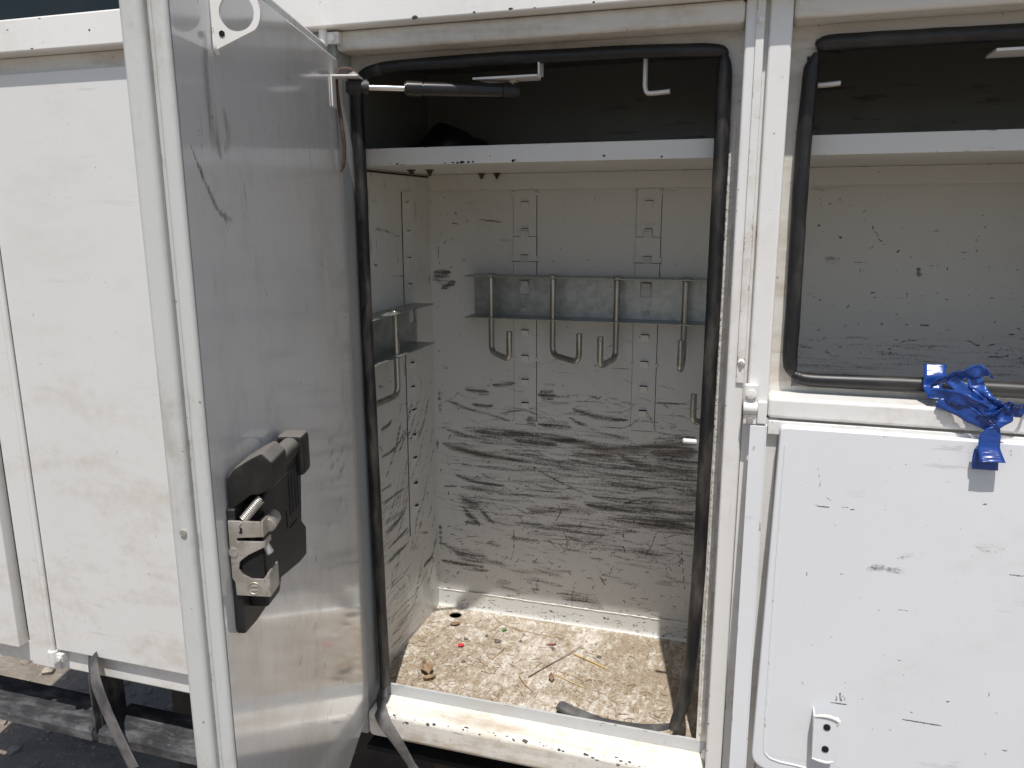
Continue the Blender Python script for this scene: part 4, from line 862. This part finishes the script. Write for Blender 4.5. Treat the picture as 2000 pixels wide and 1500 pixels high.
# ------------------------------------------------------------------ litter on the compartment floor
def stick(name, pts, r, mat, label, cat, group=None, k=6, n=7):
    P = spline([(x, y_, ZF + z) for x, y_, z in pts], k); bm = BM(); sweep(bm, P, [.62 * q for q in resample(r, len(P))], None, n, ref=(0, 0, 1)); return make(name, bm, M[mat], label=label, cat=cat, group=group)
G = 'dry plant scraps on the compartment floor'
stick('twig', [(-.315, .332, .006), (-.345, .28, .004), (-.372, .235, .003), (-.397, .190, .0025)], [.001, .0016, .0019, .0021], 'twig', 'straight dark grey twig in the middle of the floor', 'twig', G)
stick('straw', [(-.327, .300, .003), (-.290, .284, .003), (-.249, .266, .002)], [.0022, .0022, .0020], 'straw', 'bright yellow straw touching the dark grey twig', 'straw', G)
stick('stem', [(-.628, .338, .003), (-.642, .305, .006), (-.660, .275, .005), (-.675, .235, .002)], [.0012, .0013, .0012, .0008], 'stem', 'long curved dry stem near the drain hole and side wall', 'stem', G)
def leaf(name, x, y_, L, w, a, mat, label, curl=.4, z=.002, group=G, cat='leaf'):
    bm = BM(); rows = []
    for i in range(9):
        t = i / 8; ww = w * math.sin(math.pi * min(1, t * .93 + .06)) ** .8; row = []
        for j in range(5):
            s = j / 4 - .5; row.append(bm.verts.new(Vector((x, y_, ZF + z)) + Matrix.Rotation(a, 3, 'Z') @ Vector(((t - .5) * L, s * ww, curl * w * (abs(s) * 1.2 + .6 * (t - .5) ** 2) + .0012 * mnoise.noise(Vector((t * 6, s * 6, x * 90)))))))
        rows.append(row)
    for p, q in zip(rows, rows[1:]):
        for j in range(4): bm.faces.new((p[j], p[j + 1], q[j + 1], q[j]))
    o = make(name, bm, M[mat], label=label, cat=cat, group=group, sharp=0); o.modifiers.new('thickness', 'SOLIDIFY').thickness = .0005; return o
leaf('leaf', -.617, .343, .024, .014, .4, 'leafbrown', 'small round brown leaf at the end of the long stem by the drain hole')
leaf('leaf', -.500, .352, .014, .009, 1.1, 'leafgreen', 'tiny fresh green leaf near the back of the floor')
leaf('leaf', -.383, .322, .022, .005, .3, 'leafred', 'narrow dark red leaf with a stalk, behind the dark grey twig', .7)
leaf('petal', -.571, .262, .015, .012, .9, 'petal', 'bright red petal on the left half of the floor', cat='petal', group=None)
leaf('leaf', -.605, .150, .045, .026, 2.2, 'leafbrown', 'crumpled brown leaf at the front left of the floor', .7)
leaf('leaf', -.588, .125, .026, .012, .7, 'leafbrown', 'curled narrow brown leaf just behind the sill, front left', .9)
leaf('leaf', -.350, .196, .024, .012, 1.9, 'leafbrown', 'small curled brown leaf under the pale straws', .9)
stick('stem', [(-.378, .330, .004), (-.370, .345, .006), (-.362, .360, .004), (-.357, .372, .003)], [.0008, .0009, .0008, .0005], 'leafred', 'thin red stalk rising behind the narrow red leaf', 'stem', G)
stick('stem', [(-.545, .408, .003), (-.525, .385, .006), (-.50, .372, .004), (-.46, .362, .003), (-.40, .357, .002), (-.36, .352, .002)], [.0008, .0011, .0011, .0011, .0009, .0006], 'stem', 'long pale stem running along the back edge of the floor', 'stem', G)
stick('stem', [(-.515, .378, .005), (-.522, .355, .004), (-.532, .335, .002)], [.001, .001, .0006], 'stem', 'short pale stem leaning left of the green leaf', 'stem', G)
stick('stem', [(-.498, .372, .003), (-.470, .360, .005), (-.452, .345, .004), (-.455, .325, .002)], [.0008, .0008, .0008, .0005], 'twig', 'thin curved brown stem hooked to the right of the green leaf', 'stem', G)
stick('straw', [(-.478, .282, .002), (-.483, .255, .002), (-.490, .232, .002)], [.0016, .0017, .0014], 'stem', 'short upright pale straw left of the dark grey twig', 'straw', G)
stick('straw', [(-.410, .205, .003), (-.418, .192, .004), (-.398, .165, .003), (-.375, .145, .003)], [.0013, .0013, .0013, .001], 'stem', 'bent pale straw just in front of the dark grey twig', 'straw', G)
stick('straw', [(-.350, .215, .003), (-.315, .200, .003), (-.282, .187, .002)], [.0012, .0013, .001], 'straw', 'pale yellow straw in front of the bright yellow one', 'straw', G)
stick('straw', [(-.345, .228, .002), (-.31, .221, .003), (-.285, .205, .002)], [.0009, .001, .0007], 'stem', 'thin pale straw just behind the pale yellow one', 'straw', G)
stick('straw', [(-.262, .100, .002), (-.232, .108, .003), (-.205, .100, .002)], [.0011, .0012, .001], 'stem', 'pale bent straw near the front right, behind the seal tail', 'straw', G)
stick('stem', [(-.598, .160, .006), (-.600, .142, .004), (-.588, .125, .003), (-.568, .110, .004), (-.545, .095, .003)], [.0009, .0011, .0011, .001, .0007], 'stem', 'curved stem running out of the crumpled leaf towards the sill', 'stem', G)
stick('stem', [(-.625, .148, .002), (-.612, .128, .003), (-.618, .108, .002)], [.0008, .0008, .0005], 'twig', 'short thin twig beside the crumpled leaf, near the front left corner', 'stem', G)
stick('stem', [(-.510, .215, .002), (-.488, .200, .003), (-.475, .180, .002)], [.0007, .0008, .0005], 'stem', 'thin bent stem left of the foot of the dark grey twig', 'stem', G)
for i, (x, y_, r, lb) in enumerate(((-.501, .303, .0065, 'largest grey pebble, in the left middle of the floor'), (-.452, .318, .0035, 'small dark pebble behind the left middle of the floor'), (-.302, .288, .0035, 'small dark pebble just right of the bright yellow straw'), (-.375, .308, .004, 'dark pebble beside the narrow red leaf'), (-.572, .293, .004, 'dark pebble behind the red petal'), (-.531, .318, .0035, 'brown pebble between the drain hole and the largest pebble'), (-.272, .305, .0045, 'grey pebble at the right, behind the bright yellow straw'), (-.545, .205, .0045, 'brown pebble in front of the red petal'))):
    t = stone_bm(r, 100 + i, .7, 2); make('pebble', t, M['pebble'], label=lb, cat='pebble', group='pebbles on the compartment floor', loc=(x, y_, ZF + r * .45), sharp=0)
bm = BM()
for i in range(900):
    x = random.uniform(-.68, -.09); y_ = random.uniform(.05, .41)
    if random.random() < .45 and y_ > .25: continue
    if random.random() < .45: t = stone_bm(.0006 + .0016 * random.random() ** 2, i, .7, 1); bmesh.ops.transform(t, matrix=Matrix.Translation((x, y_, ZF + .0006)), verts=t.verts); add(bm, t)
    else:
        a = random.uniform(0, 6.3); L = .003 + .014 * random.random() ** 2; b = a + random.uniform(-.7, .7); p = Vector((x, y_, ZF + .0008)); q = p + Vector((L * math.cos(a), L * math.sin(a), random.uniform(0, .002)))
        sweep(bm, [p, q, q + Vector((L * .6 * math.cos(b), L * .6 * math.sin(b), -.0005))], random.uniform(.0003, .0006), None, 4, ref=(0, 0, 1))
make('floor_crumbs', bm, M['leafbrown'], label='fine crumbs of soil and plant bits strewn over the compartment floor', kind='stuff', sharp=0)
